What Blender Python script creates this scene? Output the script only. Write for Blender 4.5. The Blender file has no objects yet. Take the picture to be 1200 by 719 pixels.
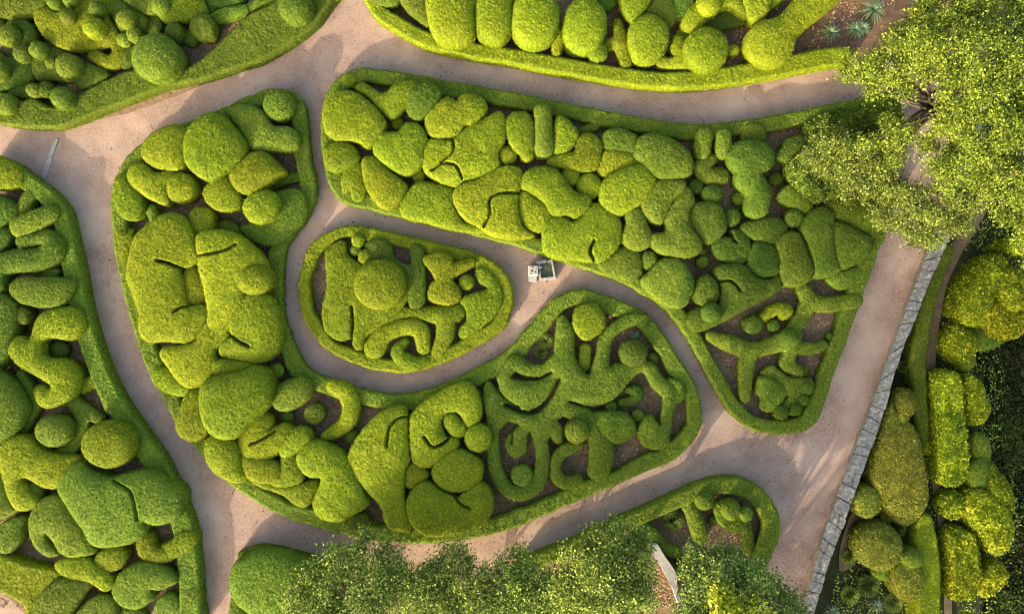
import bpy, math, random
import numpy as np
from mathutils import Vector, Matrix

# ------------------------------------------------------------------ camera, sky, sun, exposure
scene = bpy.context.scene
R = math.radians
CAM_H = 36.0          # height of the drone above the gravel, metres
S = 0.04              # metres on the ground for one photograph pixel
camd = bpy.data.cameras.new('camera')
camd.sensor_width = 36.0
camd.lens = 36.0 * CAM_H / (1200 * S)
camd.clip_end = 2000
cam = bpy.data.objects.new('camera', camd)
cam.location = (0, 0, CAM_H)
cam.rotation_euler = (0, 0, 0)
scene.collection.objects.link(cam)
scene.camera = cam

SUN_EL, SUN_AZ = 18.0, 216.0        # azimuth clockwise from +Y (picture top); the sun stands lower left
world = bpy.data.worlds.new('World')
scene.world = world
world.use_nodes = True
wn = world.node_tree
bg = wn.nodes['Background']
sky = wn.nodes.new('ShaderNodeTexSky')
sky.sky_type = 'NISHITA'
sky.sun_disc = False
sky.sun_elevation = R(SUN_EL)
sky.sun_rotation = R(SUN_AZ)
sky.dust_density = 5.0
sky.ozone_density = 0.3
wn.links.new(sky.outputs[0], bg.inputs[0])
bg.inputs[1].default_value = 0.15
sund = bpy.data.lights.new('sun', 'SUN')
sund.energy = 2.2
sund.angle = R(0.6)
sund.color = (1.0, 0.86, 0.66)
sun = bpy.data.objects.new('sun', sund)
d = Vector((math.sin(R(SUN_AZ)) * math.cos(R(SUN_EL)), math.cos(R(SUN_AZ)) * math.cos(R(SUN_EL)), math.sin(R(SUN_EL))))
sun.rotation_euler = d.to_track_quat('Z', 'Y').to_euler()
scene.collection.objects.link(sun)
vs = scene.view_settings
vs.view_transform = 'Standard'
vs.look = 'None'
vs.gamma = 1
vs.use_curve_mapping = False
scene.cycles.filter_width = 1.0
vs.exposure = 1.80

rng = np.random.default_rng(7)
random.seed(7)
C = scene.collection

# ------------------------------------------------------------------ materials
def nodes_of(name):
    m = bpy.data.materials.new(name)
    m.use_nodes = True
    nt = m.node_tree
    return m, nt, nt.nodes['Principled BSDF']

def ramp(nt, fac, stops):
    r = nt.nodes.new('ShaderNodeValToRGB')
    el = r.color_ramp.elements
    while len(el) < len(stops):
        el.new(0.5)
    for e, (p, c) in zip(el, stops):
        e.position = p
        e.color = (c[0], c[1], c[2], 1)
    nt.links.new(fac, r.inputs[0])
    return r.outputs[0]

def noise(nt, vec, scale, detail=3, rough=0.6, w=None):
    n = nt.nodes.new('ShaderNodeTexNoise')
    n.inputs['Scale'].default_value = scale
    n.inputs['Detail'].default_value = detail
    n.inputs['Roughness'].default_value = rough
    if w is not None:
        n.noise_dimensions = '4D'
        nt.links.new(w, n.inputs['W'])
    nt.links.new(vec, n.inputs['Vector'])
    return n.outputs['Fac']

def mixc(nt, fac, a, b, mode='MIX'):
    m = nt.nodes.new('ShaderNodeMix')
    m.data_type = 'RGBA'
    m.blend_type = mode
    for sock, v in ((m.inputs[0], fac), (m.inputs[6], a), (m.inputs[7], b)):
        if hasattr(v, 'is_linked'):
            nt.links.new(v, sock)
        elif isinstance(v, (int, float)):
            sock.default_value = v
        else:
            sock.default_value = (v[0], v[1], v[2], 1)
    return m.outputs[2]

def foliage_mat(name, dark, mid, light, leaf=13.0, patch=1.3, translucent=0.25, wornout=0.45):
    """leaf-to-leaf colour change on top of soft patches of older and newer growth"""
    m, nt, b = nodes_of(name)
    tc = nt.nodes.new('ShaderNodeTexCoord')
    oi = nt.nodes.new('ShaderNodeObjectInfo')
    mul = nt.nodes.new('ShaderNodeMath'); mul.operation = 'MULTIPLY'
    mul.inputs[1].default_value = 31.0
    nt.links.new(oi.outputs['Random'], mul.inputs[0])
    w = mul.outputs[0]
    fine = noise(nt, tc.outputs['Object'], leaf, 2, 0.65, w)
    big = noise(nt, tc.outputs['Object'], patch, 4, 0.6, w)
    c1 = ramp(nt, fine, [(0.30, dark), (0.50, mid), (0.72, light)])
    c2 = ramp(nt, big, [(0.30, tuple(x * 0.80 for x in mid)), (0.52, mid), (0.72, (light[0] * 1.0, light[1] * 0.92, light[2]))])
    col = mixc(nt, 0.42, c1, c2)
    at = nt.nodes.new('ShaderNodeAttribute'); at.attribute_name = 'tone'
    tcol = ramp(nt, at.outputs['Fac'], [(0.0, dark), (0.45, mid), (0.75, light), (1.0, tuple(min(0.9, x * 1.6) for x in light))])
    col = mixc(nt, 0.6, col, tcol)
    worn = noise(nt, tc.outputs['Object'], 2.3, 5, 0.7, w)
    wf = ramp(nt, worn, [(0.60, (0, 0, 0)), (0.74, (wornout, wornout, wornout))])
    col = mixc(nt, wf, col, (mid[0] * 1.25, mid[1] * 0.95, mid[2] * 2.2))
    hsv = nt.nodes.new('ShaderNodeHueSaturation')
    mr = nt.nodes.new('ShaderNodeMapRange')
    mr.inputs[3].default_value = 0.480; mr.inputs[4].default_value = 0.508
    nt.links.new(oi.outputs['Random'], mr.inputs[0])
    nt.links.new(mr.outputs[0], hsv.inputs['Hue'])
    m2 = nt.nodes.new('ShaderNodeMath'); m2.operation = 'MULTIPLY'; m2.inputs[1].default_value = 7.31
    m3 = nt.nodes.new('ShaderNodeMath'); m3.operation = 'FRACT'
    m4 = nt.nodes.new('ShaderNodeMapRange'); m4.inputs[3].default_value = 0.78; m4.inputs[4].default_value = 1.18
    nt.links.new(oi.outputs['Random'], m2.inputs[0]); nt.links.new(m2.outputs[0], m3.inputs[0]); nt.links.new(m3.outputs[0], m4.inputs[0])
    nt.links.new(m4.outputs[0], hsv.inputs['Value'])
    nt.links.new(col, hsv.inputs['Color'])
    col = hsv.outputs[0]
    nt.links.new(col, b.inputs['Base Color'])
    b.inputs['Roughness'].default_value = 0.75
    b.inputs['Specular IOR Level'].default_value = 0.12
    bump = nt.nodes.new('ShaderNodeBump')
    bump.inputs['Strength'].default_value = 0.55
    bump.inputs['Distance'].default_value = 0.04
    nt.links.new(fine, bump.inputs['Height'])
    nt.links.new(bump.outputs[0], b.inputs['Normal'])
    if translucent:
        tr = nt.nodes.new('ShaderNodeBsdfTranslucent')
        nt.links.new(col, tr.inputs['Color'])
        mx = nt.nodes.new('ShaderNodeMixShader')
        mx.inputs[0].default_value = translucent
        nt.links.new(b.outputs[0], mx.inputs[1])
        nt.links.new(tr.outputs[0], mx.inputs[2])
        nt.links.new(mx.outputs[0], nt.nodes['Material Output'].inputs[0])
    return m

FM = {
    'y': foliage_mat('lime_boxwood', (0.045, 0.080, 0.006), (0.182, 0.248, 0.009), (0.49, 0.56, 0.028)),
    'g': foliage_mat('green_boxwood', (0.034, 0.068, 0.007), (0.118, 0.185, 0.015), (0.34, 0.43, 0.040)),
    'd': foliage_mat('deep_green_shaded_boxwood', (0.030, 0.062, 0.009), (0.078, 0.138, 0.012), (0.175, 0.265, 0.024)),  # darker species, also painting in tree shade on the wedge bed's right part
    'o': foliage_mat('olive_boxwood', (0.060, 0.080, 0.010), (0.190, 0.215, 0.022), (0.44, 0.46, 0.055)),
    'h': foliage_mat('loose_green_leaves', (0.026, 0.048, 0.006), (0.095, 0.150, 0.014), (0.25, 0.33, 0.03), leaf=9.0, patch=1.0),
    'r': foliage_mat('loose_lime_leaves', (0.025, 0.048, 0.004), (0.20, 0.27, 0.010), (0.66, 0.70, 0.03), leaf=9.0, patch=1.0, translucent=0.3),
}
TREE = {
    'oak': foliage_mat('oak_leaves', (0.024, 0.042, 0.006), (0.145, 0.205, 0.018), (0.42, 0.50, 0.06), leaf=5.0, patch=0.7, wornout=0.0, translucent=0.25),
    'holm': foliage_mat('holm_oak_leaves', (0.034, 0.060, 0.010), (0.145, 0.225, 0.030), (0.42, 0.54, 0.10), leaf=5.5, patch=0.8, wornout=0.0, translucent=0.2),
    'bright': foliage_mat('young_leaves', (0.12, 0.16, 0.01), (0.36, 0.42, 0.02), (0.7, 0.7, 0.06), leaf=5.0, patch=0.9, wornout=0.0, translucent=0.3),
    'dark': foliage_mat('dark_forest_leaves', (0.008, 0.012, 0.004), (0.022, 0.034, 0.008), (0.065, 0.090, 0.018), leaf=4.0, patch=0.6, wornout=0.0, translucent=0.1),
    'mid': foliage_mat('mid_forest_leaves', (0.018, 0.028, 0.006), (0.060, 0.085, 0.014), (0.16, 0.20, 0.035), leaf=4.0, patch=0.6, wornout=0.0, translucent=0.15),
    'grey': foliage_mat('grey_green_leaves', (0.036, 0.060, 0.014), (0.140, 0.200, 0.036), (0.38, 0.47, 0.10), leaf=6.0, patch=1.2, wornout=0.0, translucent=0.2),
    'agave': foliage_mat('yucca_leaves', (0.035, 0.075, 0.04), (0.09, 0.17, 0.08), (0.22, 0.32, 0.17), leaf=4.0, patch=1.2, wornout=0.0, translucent=0.1),
}

def ground_mat(name, a, b_, c, scale=1.5, fine=22.0, specks=None, bumps=0.3, speck_scale=3.0, warm=None):
    m, nt, b = nodes_of(name)
    tc = nt.nodes.new('ShaderNodeTexCoord')
    v = tc.outputs['Object']
    big = noise(nt, v, scale, 5, 0.6)
    fn = noise(nt, v, fine, 3, 0.7)
    c1 = ramp(nt, big, [(0.30, a), (0.52, b_), (0.74, c)])
    c2 = ramp(nt, fn, [(0.28, tuple(x * 0.45 for x in b_)), (0.50, b_), (0.74, tuple(min(1, x * 1.5) for x in b_))])
    col = mixc(nt, 0.45, c1, c2)
    if warm:
        wv = noise(nt, v, 0.35, 3, 0.5)
        wf = ramp(nt, wv, [(0.45, (0, 0, 0)), (0.68, (0.6, 0.6, 0.6))])
        col = mixc(nt, wf, col, warm)
    if specks:
        vo = nt.nodes.new('ShaderNodeTexVoronoi')
        vo.inputs['Scale'].default_value = speck_scale
        nt.links.new(v, vo.inputs['Vector'])
        size = noise(nt, v, 1.1, 3, 0.7)
        dist = nt.nodes.new('ShaderNodeMath'); dist.operation = 'MULTIPLY_ADD'
        nt.links.new(size, dist.inputs[0]); dist.inputs[1].default_value = -0.28
        nt.links.new(vo.outputs['Distance'], dist.inputs[2])
        f = ramp(nt, dist.outputs[0], [(0.0, (0.75, 0.75, 0.75)), (0.045, (0, 0, 0))])
        col = mixc(nt, f, col, specks)
    nt.links.new(col, b.inputs['Base Color'])
    b.inputs['Roughness'].default_value = 0.95
    b.inputs['Specular IOR Level'].default_value = 0.15
    bump = nt.nodes.new('ShaderNodeBump')
    bump.inputs['Strength'].default_value = bumps
    bump.inputs['Distance'].default_value = 0.03
    nt.links.new(fn, bump.inputs['Height'])
    nt.links.new(bump.outputs[0], b.inputs['Normal'])
    return m

GRAVEL = ground_mat('gravel', (0.22, 0.148, 0.110), (0.33, 0.228, 0.168), (0.45, 0.322, 0.236), 1.1, 10.0, bumps=0.6, warm=(0.50, 0.375, 0.28))
SOIL = ground_mat('soil', (0.13, 0.082, 0.047), (0.24, 0.158, 0.092), (0.38, 0.27, 0.16), 3.2, 14.0, specks=(0.05, 0.035, 0.02), bumps=0.8)
BARK = ground_mat('bark_mulch', (0.09, 0.052, 0.030), (0.18, 0.105, 0.062), (0.30, 0.19, 0.11), 3.5, 12.0, bumps=0.8)
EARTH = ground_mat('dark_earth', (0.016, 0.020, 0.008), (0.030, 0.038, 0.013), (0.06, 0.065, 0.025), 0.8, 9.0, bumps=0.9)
TRAIL = ground_mat('trodden_earth', (0.09, 0.07, 0.04), (0.15, 0.115, 0.068), (0.22, 0.175, 0.10), 1.6, 12.0, bumps=0.6)
STONE = ground_mat('lichen_stone', (0.075, 0.075, 0.066), (0.20, 0.195, 0.170), (0.66, 0.62, 0.53), 6.0, 14.0, bumps=0.9)
MORTAR = ground_mat('weathered_wall', (0.12, 0.11, 0.085), (0.22, 0.20, 0.155), (0.36, 0.33, 0.26), 1.5, 8.0, bumps=0.9)
PALE = ground_mat('pale_limestone', (0.20, 0.19, 0.16), (0.34, 0.32, 0.28), (0.52, 0.49, 0.43), 3.0, 16.0, bumps=0.5)
GREYSTONE = ground_mat('grey_limestone', (0.20, 0.20, 0.19), (0.33, 0.325, 0.31), (0.48, 0.47, 0.44), 3.0, 16.0, bumps=0.5)
SAND = ground_mat('pale_gravel', (0.5, 0.37, 0.24), (0.58, 0.43, 0.28), (0.66, 0.5, 0.33), 1.2, 24.0)
WOOD = ground_mat('bark', (0.055, 0.042, 0.028), (0.11, 0.085, 0.06), (0.19, 0.155, 0.115), 3.0, 18.0, bumps=0.8)
PALEWOOD = ground_mat('pale_bark', (0.20, 0.18, 0.14), (0.34, 0.31, 0.25), (0.52, 0.49, 0.42), 3.0, 18.0, bumps=0.6)

def plain(name, col, rough=0.5, metal=0.0):
    m, nt, b = nodes_of(name)
    b.inputs['Base Color'].default_value = (*col, 1)
    b.inputs['Roughness'].default_value = rough
    b.inputs['Metallic'].default_value = metal
    return m
HOLE_SHADE = plain('hole_shade', (0.02, 0.02, 0.018), 0.9)

def water_mat():
    m, nt, b = nodes_of('mossy_water')
    tc = nt.nodes.new('ShaderNodeTexCoord')
    n = noise(nt, tc.outputs['Object'], 5.0, 4, 0.6)
    c = ramp(nt, n, [(0.35, (0.035, 0.045, 0.016)), (0.6, (0.085, 0.10, 0.035))])
    nt.links.new(c, b.inputs['Base Color'])
    b.inputs['Roughness'].default_value = 0.06
    bu = nt.nodes.new('ShaderNodeBump'); bu.inputs['Strength'].default_value = 0.08
    nt.links.new(n, bu.inputs['Height']); nt.links.new(bu.outputs[0], b.inputs['Normal'])
    return m
WATER = water_mat()

# ------------------------------------------------------------------ mesh helpers
def px2w(x, y, hz=0.0):
    """where a point seen at photograph pixel (x, y) stands when it is hz metres up"""
    k = S * (1 - hz / CAM_H)
    return (np.asarray(x, float) - 600) * k, -(np.asarray(y, float) - 359.5) * k

def mesh_from(name, V, F, mats, smooth=True, matidx=None, tone=None):
    """V (n,3), F list of arrays (m,3) or (m,4)"""
    me = bpy.data.meshes.new(name)
    V = np.asarray(V, np.float32)
    loops = np.concatenate([f.reshape(-1) for f in F]).astype(np.int32)
    counts = np.concatenate([np.full(len(f), f.shape[1], np.int32) for f in F])
    starts = np.concatenate([[0], np.cumsum(counts)[:-1]]).astype(np.int32)
    me.vertices.add(len(V)); me.vertices.foreach_set('co', V.reshape(-1))
    me.loops.add(len(loops)); me.loops.foreach_set('vertex_index', loops)
    me.polygons.add(len(counts)); me.polygons.foreach_set('loop_start', starts)
    me.polygons.foreach_set('use_smooth', np.full(len(counts), smooth))
    if matidx is not None:
        me.polygons.foreach_set('material_index', matidx.astype(np.int32))
    for m in (mats if isinstance(mats, (list, tuple)) else [mats]):
        me.materials.append(m)
    if tone is not None:
        at = me.attributes.new('tone', 'FLOAT', 'POINT')
        at.data.foreach_set('value', np.asarray(tone, np.float32))
    me.update(calc_edges=True)
    me.validate()
    return me

def link(name, me, loc=(0, 0, 0), parent=None):
    o = bpy.data.objects.new(name, me)
    C.objects.link(o)
    o.location = loc
    if parent is not None:
        o.parent = parent
    return o

LABELS = {}
def tag(o, label, cat, group=None):
    n = len(label.split())
    if n < 4 or n > 16:
        print('LABEL LENGTH', n, label)
    if label in LABELS and not group:
        print('DUPLICATE LABEL', label)
    LABELS[label] = 1
    o['label'] = label; o['category'] = cat
    if group: o['group'] = group
    return o

def catmull(P, closed=True, n=5):
    P = np.asarray(P, float)
    if closed:
        A, B, Cc, D = np.roll(P, 1, 0), P, np.roll(P, -1, 0), np.roll(P, -2, 0)
    else:
        Q = np.vstack([2 * P[0] - P[1], P, 2 * P[-1] - P[-2]])
        A, B, Cc, D = Q[:-3], Q[1:-2], Q[2:-1], Q[3:]
    out = []
    for i in range(len(A)):
        for k in range(n):
            t = k / n
            out.append(0.5 * ((2 * B[i]) + (Cc[i] - A[i]) * t + (2 * A[i] - 5 * B[i] + 4 * Cc[i] - D[i]) * t * t
                              + (-A[i] + 3 * B[i] - 3 * Cc[i] + D[i]) * t ** 3))
    if not closed:
        out.append(P[-1])
    return np.array(out)

def sdf_poly(X, Y, P):
    """positive inside"""
    d2 = np.full(X.shape, 1e9)
    ins = np.zeros(X.shape, bool)
    n = len(P)
    for i in range(n):
        ax, ay = P[i]; bx, by = P[(i + 1) % n]
        ex, ey = bx - ax, by - ay
        L = ex * ex + ey * ey
        if L < 1e-9: continue
        wx, wy = X - ax, Y - ay
        t = np.clip((wx * ex + wy * ey) / L, 0, 1)
        d2 = np.minimum(d2, (wx - t * ex) ** 2 + (wy - t * ey) ** 2)
        if ay != by:
            cr = ((ay > Y) != (by > Y)) & (X < ex * (Y - ay) / ey + ax)
            ins ^= cr
    return np.where(ins, 1, -1) * np.sqrt(d2)

def sdf_worm(X, Y, P):
    d = np.full(X.shape, -1e9)
    if len(P) == 1:
        return P[0][2] - np.hypot(X - P[0][0], Y - P[0][1])
    for i in range(len(P) - 1):
        ax, ay, ar = P[i]; bx, by, br = P[i + 1]
        ex, ey = bx - ax, by - ay
        L = ex * ex + ey * ey + 1e-9
        t = np.clip(((X - ax) * ex + (Y - ay) * ey) / L, 0, 1)
        d = np.maximum(d, ar + (br - ar) * t - np.hypot(X - ax - t * ex, Y - ay - t * ey))
    return d

def vnoise(x, y, seed=0):
    """smooth value noise in -1..1"""
    xi, yi = np.floor(x).astype(np.int64), np.floor(y).astype(np.int64)
    fx, fy = x - xi, y - yi
    fx, fy = fx * fx * (3 - 2 * fx), fy * fy * (3 - 2 * fy)
    def h(a, b):
        v = (a * 374761393 + b * 668265263 + seed * 974634777) & 0x7fffffff
        v = ((v ^ (v >> 13)) * 1274126177) & 0x7fffffff
        return ((v ^ (v >> 16)) & 0xffff) / 32767.5 - 1
    return ((h(xi, yi) * (1 - fx) + h(xi + 1, yi) * fx) * (1 - fy) + (h(xi, yi + 1) * (1 - fx) + h(xi + 1, yi + 1) * fx) * fy)

def leaf_cards(Pc, Nn, size, spread=0.75):
    """little pointed leaves standing on points Pc with normals Nn"""
    n = len(Pc)
    nn = Nn + rng.normal(0, spread, (n, 3))
    nn /= np.linalg.norm(nn, axis=1, keepdims=True) + 1e-9
    a = np.cross(nn, rng.normal(0, 1, (n, 3)))
    a /= np.linalg.norm(a, axis=1, keepdims=True) + 1e-9
    b = np.cross(nn, a)
    s = size * rng.uniform(0.6, 1.3, (n, 1))
    V = np.stack([Pc - a * s, Pc - b * s * 0.55 + a * s * 0.1, Pc + a * s, Pc + b * s * 0.55 + a * s * 0.1], 1).reshape(-1, 3)
    F = np.arange(4 * n).reshape(n, 4)
    return V, F

def grid_shape(sd, bbox, cell=1.35):
    x0, y0, x1, y1 = bbox
    xs = np.arange(x0 - 3 * cell, x1 + 3 * cell, cell)
    ys = np.arange(y0 - 3 * cell, y1 + 3 * cell, cell)
    X, Y = np.meshgrid(xs, ys)
    return X, Y, sd(X, Y)

def poisson(mask):
    u = np.zeros(mask.shape)
    n = max(8, int(min(mask.shape)))
    om = 2 / (1 + math.sin(math.pi / max(n, 6)))
    ii, jj = np.indices(mask.shape)
    red = mask & ((ii + jj) % 2 == 0); blk = mask & ((ii + jj) % 2 == 1)
    red[0] = red[-1] = blk[0] = blk[-1] = False
    red[:, 0] = red[:, -1] = blk[:, 0] = blk[:, -1] = False
    for it in range(int(2.2 * n) + 12):
        for m in (red, blk):
            s = np.zeros_like(u)
            s[1:-1, 1:-1] = u[:-2, 1:-1] + u[2:, 1:-1] + u[1:-1, :-2] + u[1:-1, 2:] + 1.0
            u[m] = (1 - om) * u[m] + om * 0.25 * s[m]
    return u

def build_shrub(name, sd, bbox, h, mat, z0=0.0, style='dome', leaf=0.030, dens=380, cell=1.25, lump=0.022, edge=0.55, power=0.5, grow=0.7):
    """a clipped shrub: outline from the signed distance (photo px, positive inside), real height h"""
    X, Y, D = grid_shape(sd, bbox, cell)
    if style != 'box': D = D + (grow if style == 'dome' else 0.8) + 0.35 * vnoise(X / 4.5, Y / 4.5, 17)
    if getattr(sd, 'slots', None): D = np.minimum(D, sd.slots(X, Y))
    M = D > 0
    if M.sum() < 4:
        print('EMPTY SHAPE', name); return None
    gy, gx = np.gradient(D, cell)
    gl = np.sqrt(gx ** 2 + gy ** 2) + 1e-6
    if style == 'dome':
        U = poisson(M)
        Fh = np.sqrt(np.maximum(4 * U, 0)) * cell
        fm = Fh.max()
        g = np.clip(Fh / fm, 0, 1) ** power
        zr = edge * h
        Z = zr + (h - zr) * g
    elif style == 'worm':
        U = poisson(M)
        Fh = np.sqrt(np.maximum(4 * U, 0)) * cell
        fm = np.percentile(Fh[M], 80)
        g = np.minimum(1.15, (Fh / fm) ** 0.52)
        zr = edge * h
        Z = zr + (h - zr) * g
    else:                       # clipped flat hedge with rounded shoulders
        rr = 3.4
        t = np.clip(D / rr, 0, 1)
        zr = 0.72 * h
        Z = zr + (h - zr) * np.sqrt(1 - (1 - t) ** 2)
    sx, sy = X * S, Y * S
    seed = int(abs(bbox[0] * 7 + bbox[1] * 13)) % 9973
    Z = Z + np.where(M, 1, 0) * (lump * vnoise(sx / 0.55, sy / 0.55, seed) + lump * 0.4 * vnoise(sx / 0.2, sy / 0.2, seed + 3) + rng.normal(0, 0.013, Z.shape))
    if getattr(sd, 'groove', None):
        Z = np.where(M, Z * (1 - 0.72 * sd.groove(X, Y)), Z)
    cellsok = M[:-1, :-1] | M[1:, :-1] | M[:-1, 1:] | M[1:, 1:]
    # corners needed
    need = np.zeros_like(M)
    need[:-1, :-1] |= cellsok; need[1:, :-1] |= cellsok; need[:-1, 1:] |= cellsok; need[1:, 1:] |= cellsok
    out = need & ~M
    PX, PY = X.copy(), Y.copy()
    st = np.clip(-D[out], 0, 1.5 * cell)
    PX[out] += gx[out] / gl[out] * st
    PY[out] += gy[out] / gl[out] * st
    Z[out] = zr
    PX = PX + np.where(M, rng.normal(0, 0.12, X.shape), 0); PY = PY + np.where(M, rng.normal(0, 0.12, X.shape), 0)
    hz = z0 + (zr if style != 'box' else h)
    k = S * (1 - hz / CAM_H)
    WX = (PX - 600) * k; WY = -(PY - 359.5) * k
    idx = -np.ones(M.shape, np.int64)
    idx[need] = np.arange(need.sum())
    V = np.stack([WX[need], WY[need], Z[need]], 1)
    ci, cj = np.nonzero(cellsok)
    a, b, c, d_ = idx[ci, cj], idx[ci, cj + 1], idx[ci + 1, cj + 1], idx[ci + 1, cj]
    Q = np.stack([a, d_, c, b], 1)
    # boundary edges -> skirt down to the ground with a slight undercut
    E = np.concatenate([Q[:, [0, 1]], Q[:, [1, 2]], Q[:, [2, 3]], Q[:, [3, 0]]])
    key = E[:, 0] * (len(V) + 1) + E[:, 1]
    rk = E[:, 1] * (len(V) + 1) + E[:, 0]
    be = E[~np.isin(key, rk)]
    bv = np.unique(be)
    gvx, gvy = (gx / gl)[need][bv], (gy / gl)[need][bv]
    n0 = len(V)
    mp = -np.ones(n0, np.int64); mp[bv] = np.arange(len(bv))
    inn = 0.035 if style == 'box' else 0.09
    r1 = V[bv].copy(); r1[:, 0] += gvx * inn * 0.4; r1[:, 1] -= gvy * inn * 0.4; r1[:, 2] = zr * 0.5
    r2 = V[bv].copy(); r2[:, 0] += gvx * inn; r2[:, 1] -= gvy * inn; r2[:, 2] = 0.0
    r1[:, :2] += rng.normal(0, 0.01, (len(bv), 2)); r2[:, :2] += rng.normal(0, 0.01, (len(bv), 2))
    nb = len(bv)
    V = np.concatenate([V, r1, r2])
    i0, i1 = be[:, 0], be[:, 1]
    m0, m1 = mp[i0], mp[i1]
    S1 = np.stack([i1, i0, n0 + m0, n0 + m1], 1)
    S2 = np.stack([n0 + m1, n0 + m0, n0 + nb + m0, n0 + nb + m1], 1)
    F = np.concatenate([Q, S1, S2])
    # leaves
    P0, P1, P2, P3 = (V[F[:, i]] for i in range(4))
    nrm = np.cross(P2 - P0, P3 - P1)
    ar = np.linalg.norm(nrm, axis=1)
    flip = nrm[:, 2] < 0
    N = nrm / (ar[:, None] + 1e-9)
    cnt = int(ar.sum() * 0.5 * dens)
    pick = rng.choice(len(F), cnt, p=ar / ar.sum())
    uv = rng.uniform(0, 1, (cnt, 2))
    Pc = (P0[pick] * ((1 - uv[:, :1]) * (1 - uv[:, 1:])) + P1[pick] * (uv[:, :1] * (1 - uv[:, 1:]))
          + P2[pick] * (uv[:, :1] * uv[:, 1:]) + P3[pick] * ((1 - uv[:, :1]) * uv[:, 1:]))
    Pc = Pc + N[pick] * rng.uniform(-0.005, leaf * 0.9, (cnt, 1))
    LV, LF = leaf_cards(Pc, N[pick], leaf)
    allV = np.concatenate([V, LV])
    cx = 0.5 * (V[:, 0].min() + V[:, 0].max()); cy = 0.5 * (V[:, 1].min() + V[:, 1].max())
    allV[:, 0] -= cx; allV[:, 1] -= cy
    allV[:, 2] = np.maximum(allV[:, 2], 0.0)
    tone = np.concatenate([rng.uniform(0.15, 0.6, len(V)), np.repeat(rng.uniform(0, 1, len(LF)) ** 1.6, 4)])
    me = mesh_from(name, allV, [F, LF + len(V)], mat, tone=tone)
    return link(name, me, (cx, cy, z0))

# ------------------------------------------------------------------ reading the survey
TX = [0, 200, 400, 600, 800, 1000]; TY = [0, 180, 360, 539]
BED = {
    'TL': 'in the top left bed', 'TM': 'in the top bed', 'HS': 'in the horseshoe bed', 'TD': 'in the teardrop bed',
    'WG': 'in the long wedge bed', 'LF': 'in the left bed', 'BM': 'in the bottom bed', 'RT': 'beyond the stone wall'}

def parse_prims(txt, ox, oy, sc):
    prims = []
    for p in txt.split(';'):
        w = p.split()
        if not w: continue
        k = w[0]
        if k == 'B':
            v = [float(q) for q in w[1:]]
            rx = v[2]; ry = v[3] if len(v) > 3 else rx; rot = v[4] if len(v) > 4 else 0
            prims.append(('B', ox + v[0] * sc, oy + v[1] * sc, rx * sc, ry * sc, R(rot)))
        elif k in 'CK':
            wd = float(w[1]) * sc
            pts = np.array([[float(q) for q in s.split(',')] for s in w[2:]]) * sc + [ox, oy]
            prims.append((k, wd, np.hstack([catmull(pts, False, 3), np.zeros((3 * (len(pts) - 1) + 1, 1))])))
        else:
            pts = np.array([[float(q) for q in s.split(',')] for s in w[1:]]) * sc
            pts[:, :2] += [ox, oy]
            if k == 'P': prims.append(('P', catmull(pts, True, 4)))
            else: prims.append(('W', catmull(pts, False, 4) if len(pts) > 1 else pts))
    return prims

def prims_sdf(prims):
    def f(X, Y):
        D = np.full(X.shape, -1e9)
        for p in prims:
            if p[0] == 'B':
                _, cx, cy, rx, ry, ro = p
                dx, dy = X - cx, Y - cy
                if ro:
                    dx, dy = dx * math.cos(ro) + dy * math.sin(ro), -dx * math.sin(ro) + dy * math.cos(ro)
                q = (1 - np.sqrt((dx / rx) ** 2 + (dy / ry) ** 2)) * min(rx, ry)
                D = np.maximum(D, q)
            elif p[0] == 'P': D = np.maximum(D, sdf_poly(X, Y, p[1]))
            elif p[0] == 'W': D = np.maximum(D, sdf_worm(X, Y, p[1]))
        return D
    def groove(X, Y):
        G = np.zeros(X.shape)
        for p in prims:
            if p[0] == 'C':
                e = -sdf_worm(X, Y, p[2])
                G = np.maximum(G, (0.45 if p[1] < 0.9 else 1.0) * np.exp(-np.clip(e / max(1.3, p[1] * 0.7 + 0.5), 0, 9) ** 2.5))
        return G
    def slots(X, Y):
        D = np.full(X.shape, 1e9)
        for p in prims:
            if p[0] == 'K':
                D = np.minimum(D, -sdf_worm(X, Y, p[2]) - p[1])
        return D
    f.slots = slots if any(p[0] == 'K' for p in prims) else None
    f.groove = groove if any(p[0] == 'C' for p in prims) else None
    xs, ys = [], []
    for p in prims:
        if p[0] == 'B': xs += [p[1] - max(p[3:5]), p[1] + max(p[3:5])]; ys += [p[2] - max(p[3:5]), p[2] + max(p[3:5])]
        elif p[0] == 'P': xs += [p[1][:, 0].min(), p[1][:, 0].max()]; ys += [p[1][:, 1].min(), p[1][:, 1].max()]
        elif p[0] == 'W':
            r = p[1][:, 2].max(); xs += [p[1][:, 0].min() - r, p[1][:, 0].max() + r]; ys += [p[1][:, 1].min() - r, p[1][:, 1].max() + r]
    return f, (min(xs), min(ys), max(xs), max(ys))

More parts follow.
